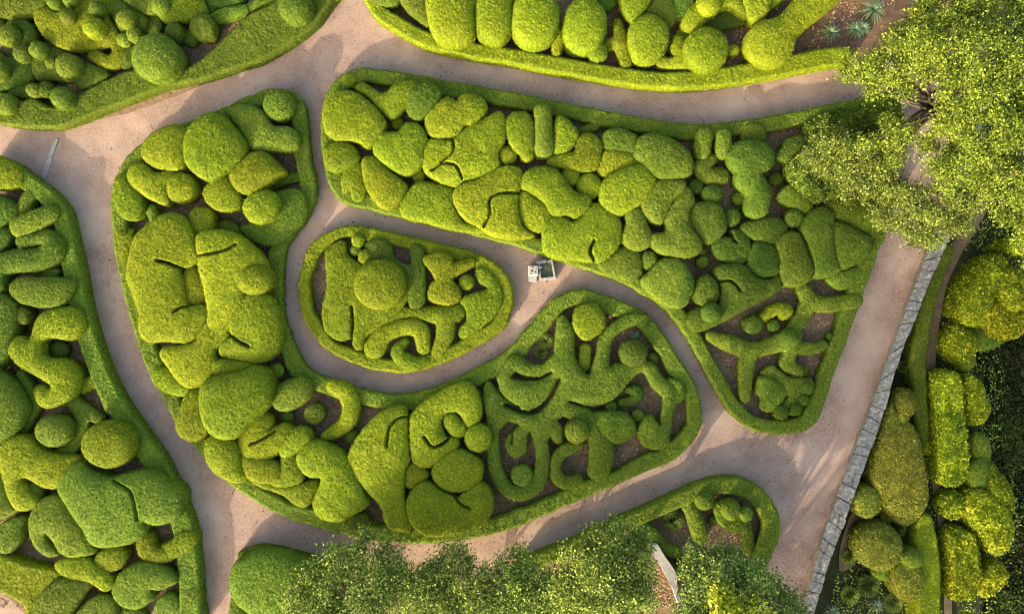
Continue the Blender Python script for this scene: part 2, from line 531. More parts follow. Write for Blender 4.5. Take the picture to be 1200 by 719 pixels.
# Each line: material+profile (d dome, w rounded band, x flat clipped), height in m, shapes read off the photograph, label.
# Shapes: B ball/ellipse, P closed outline, W band with half widths, C groove cut into the shape.
SURVEY = """
bed TL
t 0 0
gx 0.75 P -40,440 40,450 100,470 150,455 250,500 360,440 520,360 640,320 799,340 900,300 1010,215 1150,75 1270,15 1340,-40 1600,-40 1560,0 1460,130 1250,270 1130,312 950,370 799,400 700,432 500,510 300,588 200,598 60,590 -40,560 | broad flat-topped hedge band following the path
t 0 0
gd 1.0 P -40,-30 230,-30 235,20 160,70 60,92 -40,80 | broad smooth mound cut by the photo's top left corner
gd 0.9 B -2 115 30 | half-seen ball at the left edge just under the corner mound
gd 1.25 B 55 178 45 | ball in front of the small dark crescent
dw 0.7 W 60,125,28 110,125,32 150,175,35 135,240,32 | dark crescent shrub wrapping behind a ball near the left edge
gd 1.2 B 122 262 38 | left ball of the touching pair above the lower mound
gd 1.25 B 198 245 38 | right ball of the touching pair above the lower mound
gd 1.2 B 15 345 45 | ball cut by the left edge above the flat hedge band
dd 0.8 P -40,225 50,280 110,270 160,300 165,360 90,410 -40,415 | dark broad mound behind two balls at the left edge
dd 0.8 P 160,265 240,225 340,265 400,320 360,370 260,380 180,370 | dark mound behind the biggest of the small balls
gd 0.95 B 258 305 27 | tiny ball tucked left of the larger speckled ball
gd 1.4 B 338 320 55 | speckled ball standing alone midway between corner and giant ball
gd 0.8 P 362,380 400,315 450,315 515,355 450,400 390,420 | leaning leaf-shaped mound right of the speckled ball
dd 0.6 P 50,445 80,405 130,395 165,420 150,460 | low dark mound touching the flat hedge band
gd 1.1 B 175 430 30 | small ball leaning on a dimmer one above the hedge
dd 1.0 B 228 425 35 | dim ball right of its small brighter twin
gd 1.4 B 310 468 50 | round ball on the inner rim of the hedge
gd 1.3 B 42 495 46 | ball standing on the flat hedge band nearest the left edge
yd 1.0 P 168,70 200,38 240,45 275,70 330,40 400,10 450,-20 500,40 520,100 560,160 540,205 430,235 340,240 260,210 200,150 ; W 430,60,60 560,30,20 | largest bright kidney-shaped mound carrying several balls
gd 1.45 B 340 92 34 | small ball riding the left half of the bright kidney mound
yd 1.6 B 460 145 46 | bright ball riding the right half of the bright kidney mound
gd 1.45 B 475 58 35 | small ball above the bright ball on the kidney mound
gd 1.3 B 275 18 35 | left one of two balls touching the photo's top edge
gd 1.3 B 352 10 36 | right one of two balls touching the photo's top edge
gd 0.9 P 530,20 570,10 650,50 700,100 680,150 620,170 560,130 | dark egg mound under a ball beside the kidney mound
gd 1.4 B 608 102 43 | ball centred on the egg mound right of the kidney mound
gd 1.0 P 570,-30 760,-30 740,60 690,70 620,30 | mound cut by the top edge, beside the lone ball
gd 1.3 B 768 42 39 | lone round ball above the giant ball near the top
yw 0.7 W 555,215,25 570,265,35 520,300,32 450,265,28 | bright J-shaped shrub below the kidney mound
gd 1.0 B 592 195 30 | left ball of a small touching pair beside the giant ball
gd 1.05 B 640 170 33 | right ball of a small touching pair beside the giant ball
dd 0.7 P 580,310 590,250 640,220 655,290 610,328 | pointed dark mound squeezed left of the giant ball
gd 1.9 B 748 283 108 | giant ball rising from the flat hedge band
dd 0.6 B 720 120 45 50 | low dim cushion between the lone ball and the giant ball
t 1 0
yd 1.0 P -60,-30 120,-30 165,30 170,70 100,100 0,110 -50,70 | bright cushion at the top edge right of the lone ball
gd 1.1 B 28 160 40 | dim ball right of the giant ball
gd 1.2 B 160 135 57 | smooth ball at the left end of the tube-shaped shrub
gw 0.7 W 190,100,22 260,75,28 350,55,25 | tube-shaped shrub running right from the smooth ball
dd 0.7 P 160,-30 340,-30 330,20 250,40 180,30 | dark cushion cut by the top edge above the tube shrub
dd 0.6 B 200 45 22 | tiny dark ball above the tube shrub
gw 0.6 W 372,45,20 430,20,22 500,-10,22 | short dark roll between the tube shrub and the hedge
dd 0.7 P 60,190 90,150 110,140 130,185 100,215 | narrow dark wedge under the smooth ball
gd 1.7 B 595 45 76 | tall ball on the right end of the flat hedge band
bed TM
t 2 0
yx 0.75 W 130,-20,32 180,55,34 255,105,36 330,150,36 440,195,38 640,237,38 800,262,38 1000,300,40 1200,335,40 1420,368,40 1600,375,42 1800,355,44 2050,312,46 2260,270,46 2360,260,44 | long low hedge from the crossroads to the big tree
gd 0.9 P 140,-30 280,-30 262,26 200,38 155,20 | pale cushion cut by the top edge above the crossroads
gd 1.1 P 278,-30 420,-30 415,120 360,95 300,40 | slanting mound between the crossroads and the column topiaries
yd 1.9 P 405,40 420,-30 610,-30 622,80 620,180 545,222 480,215 430,160 | first and broadest of the three tall columns
yd 1.8 P 630,60 645,-30 790,-30 800,60 795,150 750,208 690,205 642,170 | middle one of the three tall columns
t 3 0
yd 1.9 P 2,110 15,20 50,-15 160,-15 208,40 212,120 185,195 115,230 50,218 10,170 | third tall column, the one with a rounded top
yw 0.8 W 215,150,18 214,205,25 206,255,20 | upright spear-shaped shrub right of the third column
yd 1.6 P 243,130 256,60 310,12 375,12 428,70 435,150 400,225 345,258 285,235 248,190 | high oval dome right of the spear shrub
yd 1.0 B 398 250 46 | small ball at the foot of the high oval dome
gw 0.6 W 262,225,22 290,252,20 330,245,18 | low skirt curling under the high oval dome
yw 0.8 W 492,112,16 508,190,32 532,300,28 ; W 440,218,26 500,200,25 | slender leaning spear with a side arm toward the path
yd 1.4 P 543,190 568,110 640,82 710,120 728,190 695,270 630,305 570,285 | knobbly round topiary with coarse leaves right of the leaning spear
yd 1.2 P 505,20 520,-30 640,-30 640,20 580,108 535,82 | bright triangular mound cut by the top edge
gd 0.9 P 605,70 660,20 730,-20 765,70 740,130 690,100 640,82 | dark mound behind the knobbly round topiary
dd 0.9 P 350,-30 490,-30 475,30 430,52 380,20 | dark cushion cut by the top edge above the oval dome
dd 0.9 P 760,-30 850,-30 835,60 775,100 748,50 | dim round cushion cut by the top edge near the shining ball
yw 0.8 W 775,195,25 772,240,30 800,262,35 ; W 700,302,24 760,302,27 840,305,25 | hook-shaped shrub left of the shining ball
t 4 0
yd 1.6 B 103 243 101 | shining ball touching the hedge in the middle of the top bed
yd 1.1 P -10,130 20,60 90,0 170,-30 260,-30 290,60 280,95 200,50 120,90 60,150 | bright crescent mound above the shining ball
yd 1.5 B 112 38 52 | round cap on the bright crescent mound
dd 0.7 P 75,130 150,80 230,35 280,60 295,110 220,132 160,150 100,150 | dark saddle mound between the crescent and the shining ball
yd 1.2 P 270,-30 400,-30 398,40 370,92 325,112 290,70 | tall slab-like shrub above the small lime button
yd 0.9 P 400,-30 490,-30 440,30 402,42 | thin wedge shrub cut by the top edge beside the slab
yd 0.5 B 236 240 26 | small lime button alone on the bark
yd 1.5 B 400 215 108 ; W 400,215,90 500,120,60 600,20,72 700,-70,72 | great round-headed hedge running off the top edge beside the yuccas
yd 0.6 B -8 170 28 | small bright cushion left of the shining ball
bed HS
t 1 0
gd 1.3 B 515 500 72 | ball at the top tip
gd 1.3 P 275,530 310,508 400,510 450,545 490,600 560,605 600,640 605,690 560,712 420,710 380,690 340,620 | boot-shaped shrub under the ball at the top tip
yd 1.8 P 80,700 100,620 150,565 200,545 260,555 310,610 362,680 350,745 290,800 210,852 150,832 95,775 | largest smooth egg dome near the top
t 0 0
yd 1.3 P 680,700 712,650 800,600 870,600 898,640 880,720 870,790 800,800 740,788 690,750 | rounded pear shrub left of the egg dome
t 0 1
yd 1.2 P 612,100 640,60 690,58 745,98 810,85 835,110 795,150 802,240 735,222 680,190 630,150 | two-lobed shrub below the pear shrub
yd 1.1 P 550,180 555,125 600,100 635,150 672,200 682,270 645,308 600,305 560,260 | upright bean shrub against the left hedge
gw 0.7 W 718,265,22 735,305,25 | stubby shrub between the bean and the giant folded mass
yw 0.7 W 575,375,22 592,440,30 592,510,20 ; W 622,365,12 615,430,25 | tulip-shaped growth on the left hedge
t 0 0
yd 1.5 P 620,1230 648,1120 720,1048 800,1005 864,1018 900,1068 940,1160 948,1212 902,1252 852,1262 876,1320 884,1400 900,1435 972,1432 988,1464 976,1512 928,1584 880,1604 800,1596 712,1596 672,1552 672,1460 640,1380 612,1300 ; C 5 764,1224 810,1235 875,1262 ; C 3 840,1460 870,1440 900,1435 | giant folded mass, the biggest shape of the left half
t 1 1
yd 1.2 P 70,590 90,542 130,530 168,590 182,650 170,700 110,706 80,685 | upright capsule wedged between two giant masses
yd 1.0 P 100,300 130,258 190,262 212,310 195,380 125,395 | small rounded stump above the second giant mass
yd 1.55 P 130,420 150,375 230,362 330,388 400,445 455,515 430,570 360,640 360,720 300,790 270,840 230,860 190,820 190,740 175,640 145,530 150,485 135,450 ; C 2.4 128,482 230,468 290,450 325,428 | second giant mass with a long folded lip
yd 1.7 B 405 590 84 72 | round knob on the shoulder of the second giant mass
yd 1.2 B 60 165 70 68 | rounded ball right of the two-lobed shrub
yd 1.3 P 170,200 188,152 265,105 305,150 338,205 330,258 270,273 210,255 | egg-shaped dome under the largest egg dome
yd 1.5 P 290,110 330,50 400,3 460,8 510,58 542,92 500,120 440,172 385,195 325,175 | broad potato-shaped dome under the boot shrub
yd 1.5 P 355,250 390,198 455,178 502,200 520,245 500,300 430,332 375,308 | smooth dome overlapping a lower mound beside the right hedge
gd 0.95 P 470,200 520,180 600,172 640,215 640,300 570,385 490,430 390,405 335,345 400,320 | lower mound wrapping behind the smooth dome
gd 0.5 P 235,322 295,322 350,385 385,440 300,400 240,375 | dark triangular mound between the capsule stump and folded lip
gw 0.5 W 470,155,22 540,120,25 610,110,22 | short arm joining the potato dome and the right hedge
t 1 2
yd 1.5 P 290,40 300,-20 400,-70 480,-40 522,50 525,170 490,222 430,255 330,250 252,225 240,190 270,152 308,135 285,90 ; C 4 310,135 345,160 385,178 | heavy mass with a thumb-like lobe pointing left
yd 1.4 P -20,190 60,180 130,160 145,115 190,65 240,65 285,112 270,160 220,200 225,270 192,330 120,370 60,352 10,282 -30,230 | mitten-shaped mass beneath the giant folded mass
yd 1.0 P 75,420 130,380 160,400 165,470 190,560 130,622 60,600 35,540 60,470 | upright wedge shrub left of the great grey-green dome
yd 0.8 P -60,280 20,300 60,355 110,380 90,410 0,398 -70,350 | low sloping shrub between mitten mass and the left hedge
yd 2.0 P 155,400 180,345 240,315 340,300 420,275 478,320 482,420 450,470 380,540 320,600 260,608 200,580 165,510 | great grey-green dome, the widest dome
yd 1.5 P 218,300 228,250 320,248 400,262 380,295 320,315 260,320 | bright cap peeking above the great grey-green dome
gd 0.8 B 500 295 33 | button right of the bright cap on brown soil
gd 0.5 B 555 510 25 | tiny button below the tilted oval
gd 1.2 P 485,410 520,362 590,332 640,330 665,370 650,420 590,465 530,478 490,450 | tilted oval shrub right of the great dome
gd 0.9 B 680 495 46 | ball right of the tiny button
yd 1.3 P 175,640 210,598 290,605 328,660 345,740 365,790 320,812 250,785 190,730 | rounded block under the great dome
yw 1.1 W 440,535,45 400,580,45 365,620,42 380,690,45 ; W 540,590,48 460,650,55 400,690,50 ; C 3 390,632 440,612 500,575 | two-finger shrub below the great dome
yd 1.2 P 598,560 650,568 662,620 600,672 545,700 520,662 560,600 | leaning lozenge right of the two-finger shrub
yd 1.4 P 600,700 640,642 700,625 790,665 850,730 910,860 925,920 870,955 800,990 715,978 678,920 690,870 720,790 660,785 620,750 | tall shield-shaped mass with a notch at lower left
yw 0.9 W 765,370,30 820,392,38 850,450,40 840,520,38 790,570,32 730,600,20 | curved horn shrub ending beside the ball
gd 0.7 P 600,700 540,700 545,735 590,740 | small plug between lozenge and shield
gd 0.6 B 850 605 30 | little ball between the horn and the fluted mass
t 1 3
yd 1.2 P 335,-30 420,-15 515,15 520,80 460,100 390,85 345,40 | pillow shrub above the bottom-left hedge
yd 1.1 P 535,-40 600,-30 625,80 545,115 480,105 525,50 | axe-head shrub right of the pillow
yd 0.9 P 370,88 440,105 540,118 600,105 685,95 690,130 640,210 580,190 530,152 440,125 | long tapering tail shrub along the bottom-left hedge
gd 0.4 B 470 -8 60 25 | flat tuft between two-finger shrub and pillow
t 2 2
yd 1.4 P 40,690 80,610 150,525 220,475 290,462 308,500 312,560 315,650 320,716 300,760 295,880 322,980 310,1038 240,1028 210,990 190,920 70,790 40,740 ; C 3.4 222,640 233,560 268,515 312,508 | fluted mass like a folded sail, narrowing to a foot
yd 1.3 P 325,560 335,495 420,420 520,365 590,352 640,400 656,480 640,530 590,552 562,498 525,480 480,500 470,550 495,608 540,608 547,650 490,695 445,722 400,742 345,722 328,650 ; C 3.6 395,600 430,642 470,635 505,610 | shrub shaped like a letter C
yd 1.2 P 482,520 520,488 565,530 592,575 550,602 505,575 | egg held in the mouth of the C-shaped shrub
yd 1.3 B 643 608 62 | round ball right of the C-shaped shrub
t 2 3
yd 1.4 P 430,50 460,-10 540,-55 620,-25 660,20 650,90 590,130 520,137 455,105 | smooth dome below the round ball
yd 1.1 P 295,80 318,20 350,8 405,40 405,75 340,123 305,110 | small rounded stone-like shrub left of the smooth dome
yd 1.5 P 315,180 350,122 400,95 460,130 540,170 575,150 640,100 690,130 711,200 680,270 580,322 470,342 390,336 330,280 ; C 3 525,148 560,190 605,210 | largest rounded mass on the bottom curve
gd 0.8 P 20,300 60,255 120,250 132,310 60,335 | low cushion at the foot of the shield mass
t 3 2
gw 0.9 W 235,60,22 248,130,42 245,230,45 280,330,60 350,390,68 430,370,68 500,315,55 580,280,26 640,285,28 680,350,32 740,400,38 735,450,30 720,510,26 712,580,26 660,615,38 ; P 590,560 640,500 680,540 720,590 735,640 680,662 610,640 ; W 400,350,50 422,240,32 440,150,28 490,90,28 570,55,28 610,60,30 ; W 240,230,40 150,292,28 60,285,30 10,250,30 -40,330,30 ; P -30,330 60,345 130,330 220,310 170,410 90,472 0,440 -60,380 ; W 280,330,50 240,430,50 150,510,40 80,520,34 ; P -115,345 -60,400 20,470 120,495 110,545 40,545 -20,530 -60,570 -110,520 -135,430 ; W -84,472,30 -90,600,29 -80,740,30 -32,838,32 48,868,32 125,808,32 144,680,30 112,560,30 56,495,32 ; B 22 640 50 58 ; W 60,560,22 30,610,40 ; K 2 8,585 -2,640 ; K 5 62,328 120,335 182,303 ; K 8 222,338 190,400 150,455 95,490 30,480 -30,455 ; W 250,450,50 320,500,48 400,590,48 418,690,55 405,760,50 ; W 185,545,30 155,595,20 ; W 205,560,28 212,610,24 ; K 4 268,435 330,458 400,470 | sprawling antler-like arabesque with branching arms
gd 1.0 P 385,520 400,490 530,495 575,560 550,602 482,632 440,600 400,560 | dark heart-shaped shrub under the antler arabesque
gd 1.3 B 303 577 54 | ball on the belly of the antler arabesque
yd 1.1 P 288,60 310,0 390,-15 432,60 410,110 345,150 300,112 | faceted dome near the upper right hedge
yw 0.6 W 343,195,26 335,275,28 | upright bean between two antler arms
dd 1.3 B 565 212 62 | dark smooth disc ball beside the upper right hedge
gd 0.5 B 658 237 24 | button right of the dark disc ball
gd 0.6 B 462 463 26 | button left of the S-shaped curl
dw 0.6 W 515,445,18 570,430,25 590,385,20 545,385,16 | S-shaped curl in the middle of the arabesque
gd 0.6 B 588 505 28 | button above the spoon-shaped lobe
gw 0.8 W 738,345,16 775,362,18 778,410,24 750,430,20 | little hook reaching for the right hedge
gw 0.8 W 310,640,25 240,670,28 205,720,25 210,785,28 250,818,28 310,805,22 | C-curved worm below the belly ball
gd 0.9 B 48 783 50 | ball cradled in the U-shaped band
bed TD
t 2 1
yd 1.5 B 185 615 120 115 | large round disc dome, the biggest shape
yd 0.8 B 83 410 29 | topmost of three little balls
gd 0.7 B 70 455 24 | dimmest of three little balls
yd 0.9 B 118 485 33 | lowest and largest of three little balls
yd 0.9 P -68,480 -40,432 12,416 32,480 100,524 160,505 248,500 300,552 325,640 290,712 230,775 160,790 112,848 88,900 60,895 52,860 -8,872 -72,820 -80,720 -60,620 ; C 4 55,718 60,790 52,870 | mitten-like mass around the disc dome, left side
gd 0.85 P 120,430 180,400 230,430 250,500 330,520 330,440 380,440 390,510 395,620 385,705 330,719 310,640 260,560 200,515 150,500 | winged shape between disc dome and bird shape
yd 1.0 P 390,510 400,480 470,465 520,490 525,518 610,495 616,525 535,575 520,592 555,640 550,690 490,706 415,680 420,620 448,592 415,540 | bird-shaped shrub with a round body
yd 0.8 B 588 603 35 | ball between the bird shape and the crescent
yd 0.8 P 630,560 650,532 700,560 742,620 750,700 705,770 640,825 580,862 556,848 560,820 592,780 590,735 565,700 580,670 680,640 690,625 655,605 | crescent comma against the right tip
t 2 2
yw 0.75 W 85,180,20 100,110,35 170,60,40 280,30,28 380,30,28 450,35,40 520,35,40 545,20,35 ; W 490,60,45 488,130,40 455,210,30 | bridge-like band arching over the snail curl
yw 0.8 W 160,190,48 205,125,40 290,92,36 370,105,38 388,190,30 | outer arch of the snail curl
yw 0.75 W 300,160,18 265,200,26 285,240,34 350,262,32 400,250,20 | inner coil of the snail curl
bed WG
t 2 0
yd 1.3 P -75,600 -72,500 -40,450 20,435 80,450 150,500 205,570 205,612 140,694 70,665 0,662 -40,650 | first big rounded block at the left tip
yd 0.7 B 42 382 34 | small knob at the top left corner
yd 1.1 P 75,420 110,400 200,450 270,395 350,392 345,445 300,510 240,560 180,510 130,460 | fish-tail shrub beside the small knob
gd 1.4 P 313,510 330,440 390,392 440,400 470,450 430,520 370,568 328,550 | tilted oval dome against the top hedge
yd 0.5 B 265 582 27 | tiny button below the fish-tail shrub
yd 1.3 P 395,570 430,500 500,468 548,490 560,460 620,450 670,480 677,530 620,590 580,592 550,640 480,655 420,640 | two-lobed heart shrub near the top hedge
yd 1.3 P 155,715 190,635 265,630 310,585 370,595 400,655 388,730 375,785 310,825 230,790 | second rounded block under the tiny button
yd 1.3 P 390,720 425,662 520,664 590,607 670,570 740,530 768,580 765,660 730,730 738,785 650,835 575,850 540,878 440,845 390,795 ; C 2.4 428,805 480,775 540,785 568,840 ; C 2 522,660 530,715 470,770 | sprawling two-headed block under the heart shrub
t 2 1
yd 0.7 B 365 110 28 | tiny ball in a gap between three blocks
yd 1.0 B 778 15 42 | round ball between the two-headed block and the loaf
yd 1.1 P -78,-8 -55,-32 0,-46 60,-30 84,28 50,65 0,88 -60,72 | rounded block nearest the left hedge, below the first
yd 0.8 P 5,140 30,70 85,40 112,110 116,190 90,228 58,215 50,165 20,190 | small tooth-shaped shrub with two roots
yd 1.2 P 105,70 112,25 160,25 230,90 305,150 300,200 250,255 200,260 150,210 120,150 | teardrop-shaped dome beside the tooth shrub
yd 1.1 P 290,222 350,145 430,145 530,180 532,260 580,330 670,345 670,372 500,352 400,322 320,310 285,280 | bulging block on the lower edge next to the teardrop dome
yd 1.3 P 530,220 545,160 640,125 740,70 830,75 850,130 830,190 828,270 850,350 900,385 800,402 700,382 640,342 570,300 ; C 2.4 845,190 735,195 695,230 700,285 668,345 | broad block with a spiral crease in the middle
t 3 0
gw 1.3 W 143,535,40 148,600,38 150,700,45 | upright bottle-shaped shrub touching the top hedge
yd 1.2 P -30,600 0,540 60,535 100,590 95,740 50,735 0,695 | ribbed block left of the bottle shrub
yd 1.2 P 205,570 240,558 300,620 300,660 262,712 198,722 | half-moon shrub right of the bottle shrub
gw 0.6 W 320,620,14 380,597,22 412,560,18 | small twig-like arm touching the top hedge
yd 1.2 P 240,722 288,719 312,650 370,633 415,680 412,740 402,792 330,810 250,792 178,782 170,752 | rooster-like block right of the half-moon shrub
gd 1.1 P 425,640 470,610 540,622 590,660 578,715 520,722 435,705 | dark oval cushion touching the top hedge
gd 1.4 P 575,700 600,650 660,635 740,660 820,720 838,800 800,836 670,838 600,770 570,740 | large smooth hill at the centre top
t 3 1
yd 1.1 P 398,80 430,-5 500,-15 560,15 598,55 520,78 440,110 | slanting cushion below the dark oval cushion
yd 1.4 P 408,200 430,130 500,88 600,60 667,122 650,165 610,220 580,250 500,292 430,260 | fat wedge block in the centre
yd 1.0 B 273 112 43 | left ball of the side-by-side pair in the middle
yd 1.1 B 360 155 57 | right, larger ball of the side-by-side pair
yd 1.4 P 45,160 60,100 120,70 200,80 250,140 300,190 350,200 365,240 300,305 260,290 190,290 150,230 80,180 | elephant-like block above the stone fountain
yd 1.1 P 33,280 35,210 55,175 110,215 160,245 188,295 170,340 120,367 70,350 | sloping block on the lower edge left of the fountain
yd 1.1 B 70 12 31 | little ball under the bottle shrub
yd 0.8 B 150 8 36 18 -10 | flat loaf shrub right of the little ball
yd 1.3 P 145,400 150,345 190,303 250,310 292,325 380,243 430,252 490,300 506,350 500,420 430,500 370,505 290,500 200,490 150,460 ; C 4 382,412 362,460 385,505 | big folded block directly above the fountain's corner
gw 1.2 W 572,295,46 578,330,46 580,390,66 ; B 582 392 70 66 | snowman-shaped double ball
gd 1.0 P 400,515 440,500 500,450 560,438 597,490 600,560 560,600 500,580 440,560 | sloping cushion below the snowman double ball
gd 0.9 B 638 500 37 42 | small egg between two sloping cushions
gd 1.3 P 605,600 640,560 690,505 760,495 812,535 842,600 835,650 800,712 730,715 660,670 | wide hill on the lower edge near the path bend
gd 1.3 P 605,230 640,170 690,128 790,128 800,170 745,225 712,300 685,332 640,315 610,280 | left slab of the big split pair under the hill
gd 1.3 P 717,370 718,300 752,235 810,165 838,195 845,235 820,275 830,350 870,400 880,440 862,470 800,490 700,470 652,430 657,380 | right slab of the big split pair, with a curved foot
t 4 0
gw 1.0 W 95,640,38 85,715,35 | left peg beneath the top hedge
gw 1.0 W 187,640,35 185,715,32 | right peg beneath the top hedge
hd 0.9 P 560,600 640,545 760,520 860,515 850,600 720,650 600,680 | loose shaded cushion against the top hedge beside the oak
hd 0.9 P 860,520 980,490 1010,540 1000,640 900,640 850,590 | second loose cushion, under the oak
gd 0.8 P 270,640 310,580 370,600 378,660 300,668 | dark chunk hanging under the top hedge
t 4 1
dw 1.3 B 312 25 108 85 ; W 295,120,55 348,180,54 340,250,55 | great comma with a round head and curling tail
gw 0.8 W 130,32,26 85,60,36 110,110,34 175,108,38 | horseshoe curl left of the great comma
gd 1.0 B 0 70 38 46 | round stub left of the horseshoe curl
gd 0.7 B 58 158 33 | small ball below the horseshoe curl
dd 0.9 B 133 195 49 46 | rounded cube-like dome left of red-brown soil
dd 0.6 B 260 212 29 | little dark ball on red-brown soil
dd 0.8 B 226 300 38 41 | dark egg below the little dark ball
gd 0.5 B 432 120 31 26 | bright button right of the great comma
dd 1.1 P 20,300 40,248 100,232 160,245 190,290 195,350 160,400 110,420 70,390 30,340 | dark blunt block left of the dark egg
dd 1.0 P 138,430 165,398 210,398 228,405 222,368 260,362 305,410 312,460 282,512 220,516 160,490 ; C 3 222,375 225,400 240,418 | dark heart with a cleft top
dd 1.0 P 265,352 300,325 420,300 470,330 482,362 440,410 410,430 340,407 290,387 | dark fish-shaped shrub below the great comma's tail
dd 1.1 P 298,520 315,440 350,415 410,435 440,480 440,560 380,580 350,576 310,550 | dark rounded shield right of the cleft heart
dd 1.2 P 140,560 165,528 230,520 285,530 330,580 400,592 440,570 456,620 420,655 300,718 200,775 80,828 30,812 20,770 60,725 130,725 170,690 172,610 ; C 3 170,600 215,598 255,640 | long dark hook-shaped mass near the corner of the path bend
dd 1.2 B 105 645 58 74 | dark capsule beside the hook-shaped mass
dd 1.5 B 125 745 46 | round cap sitting on the hook-shaped mass's lower end
dd 1.3 P -10,515 30,560 42,600 38,650 0,705 -40,700 | dark sliver shrub hugging the wide hill
gd 0.4 B 92 460 18 | smallest button above the dark hook mass
gd 0.5 B 90 510 28 | yellowish button above the dark hook mass
gd 1.3 P 430,430 462,385 510,370 545,402 575,480 602,560 570,602 520,623 468,610 450,560 450,490 | upright rounded tablet
gd 1.3 P 545,350 580,290 640,255 695,290 688,350 695,440 706,505 730,545 655,580 605,570 605,520 575,430 555,380 | tall bent slab right of the rounded tablet
gd 1.3 P 685,345 712,322 760,340 830,378 872,402 862,465 800,515 725,543 712,500 692,420 | triangular slab pointing at the bent slab
gd 1.1 P 660,235 722,207 800,210 880,240 930,320 880,400 850,375 799,357 712,310 | leaf slab half hidden by the big tree
gd 1.0 B 515 307 43 | bright ball ringed by dark slabs
gd 0.9 P 445,190 480,155 530,170 590,220 600,250 570,282 500,250 450,220 | tilted lozenge above the bright ringed ball
hd 1.5 P 490,60 540,10 600,-60 690,-100 850,-60 860,100 780,180 700,208 610,225 530,160 500,110 | loose unclipped shrub mass beside the big tree
dd 1.0 P 455,-20 480,-60 540,-80 590,-40 560,20 490,45 430,20 | dark rounded wedge left of the loose shrub mass
gd 0.7 P 675,600 690,575 799,537 840,542 800,600 740,637 | flat triangle shrub between slabs and right hedge
gw 0.75 W 560,640,32 600,695,38 680,705,34 800,690,36 ; W 590,690,38 545,780,30 ; W 540,780,30 500,850,30 ; W 130,855,25 220,890,38 320,920,35 400,900,35 490,870,48 ; W 310,930,38 292,1010,33 288,1140,24 ; W 520,860,32 500,930,30 482,985,32 540,1018,24 ; W 520,910,28 600,912,26 655,898,20 | branching coral arabesque filling the pointed end
dd 0.8 B 323 800 45 42 | dark ball on soil above the coral arabesque
dd 0.6 B 422 805 27 | small dark ball next to a yellow horn
yw 0.8 W 375,765,20 430,728,27 475,735,32 465,760,18 | curled yellow horn above the coral arabesque
dd 0.5 B 685 855 17 | tiny pale ball by the right hedge
gd 0.8 P 370,1020 410,992 450,1020 500,1050 590,1058 602,1100 575,1122 582,1150 550,1182 545,1210 510,1222 485,1210 470,1236 430,1232 428,1205 480,1150 482,1112 430,1060 380,1040 | paw-shaped shrub with rounded toes
gd 0.9 P 345,1090 360,1045 400,1050 440,1075 475,1120 430,1190 400,1203 365,1186 370,1140 345,1120 | little heart cupped by the paw shrub
gd 0.4 B 560 1020 26 | faint button above the paw shrub
dd 0.95 B 572 1096 30 | topmost round toe at the paw shrub's tip
dd 0.95 B 556 1150 26 | second round toe of the paw shrub, counted from the hedge
dd 0.95 B 518 1190 28 | third round toe of the paw shrub, nearest the point
dd 0.95 B 456 1207 31 | lowest and largest round toe of the paw shrub
dd 1.1 B 490 867 46 | round head joining two arms of the coral arabesque
t 5 1
gd 1.0 P -30,370 10,378 78,408 72,450 20,505 -45,512 -60,440 | rounded slab against the right hedge
gd 1.1 P -60,240 30,230 90,245 122,300 85,375 20,365 -40,330 | round slab in the shade of the big tree
bed LF
t 0 1
gx 0.75 W -40,60,45 30,70,45 110,125,42 200,190,42 270,270,42 300,380,42 325,500,45 350,640,46 375,760,46 420,910,46 480,1070,46 570,1230,48 660,1360,50 730,1470,52 800,1620,52 850,1740,52 870,1860,52 885,2000,52 890,2200,52 | long curving hedge edging the left path
yd 0.95 P -30,20 60,40 118,90 110,150 40,168 -30,150 | bright block on the hedge's top end
gw 0.8 W 160,190,30 110,270,32 | slanted peg leaning on the hedge's upper part
dd 1.0 P -30,200 60,225 100,270 60,312 0,365 -30,360 | dark cushion at the left edge below the slanted peg
gw 1.1 W 115,345,50 180,318,48 250,285,40 | upper sausage pointing right, with a bright tip
dd 0.9 P -30,370 40,350 72,382 40,440 -30,470 | dark knob at the left edge beside the upper sausage
gw 1.1 W 120,412,32 200,400,30 240,395,38 275,455,48 190,500,55 80,505,50 0,540,50 -10,620,50 | swan-necked curl above the coarse cigar
gd 1.2 P 63,632 110,585 200,583 350,592 358,650 300,710 200,716 110,692 | coarse-leaved cigar lying left to right
gd 0.7 B 247 557 43 27 | small loaf between the swan-necked curl and the cigar
gd 1.2 P -30,690 50,670 95,720 95,800 80,850 60,940 0,1005 -30,1000 | long mound down the left edge beside the octopus shape
t 0 2
gd 1.0 B 123 38 31 40 | upright egg between the left mound and the octopus shape
yw 1.2 W 335,75,76 250,80,62 195,140,30 180,200,38 ; W 108,190,54 150,235,55 230,285,48 310,315,68 320,385,48 240,428,42 205,395,32 | octopus-like shape with big round head and curled arm
dd 0.6 B 285 200 40 | dark button in the crook of the octopus shape
gd 1.5 P -30,315 40,325 110,400 135,480 100,560 30,620 -30,645 | high dome cut by the left edge
gw 0.6 W 175,470,22 120,570,22 | thin rib right of the high left dome
gw 0.65 W 110,310,20 160,390,20 180,460,18 | thin rib above the thin one, under the octopus shape
gw 0.65 W 340,430,30 390,490,35 392,560,30 370,620,30 300,690,35 220,720,35 ; W 400,480,30 470,520,22 | sickle-shaped band around the ball in a hollow
gd 1.3 B 268 575 83 71 | round ball sitting in a dark hollow
yd 1.6 B 525 637 122 106 | great round dome beside the hedge
yw 0.6 W 400,370,30 460,330,28 470,300,20 ; W 460,320,30 500,400,28 530,475,25 | Y-shaped bright rib joining the hedge
yd 1.2 P 5,670 60,607 140,600 210,660 300,690 385,700 370,755 290,833 220,833 140,787 115,805 150,855 190,900 160,935 90,935 50,850 25,750 | rabbit-like mass with a drooping tail
t 0 3
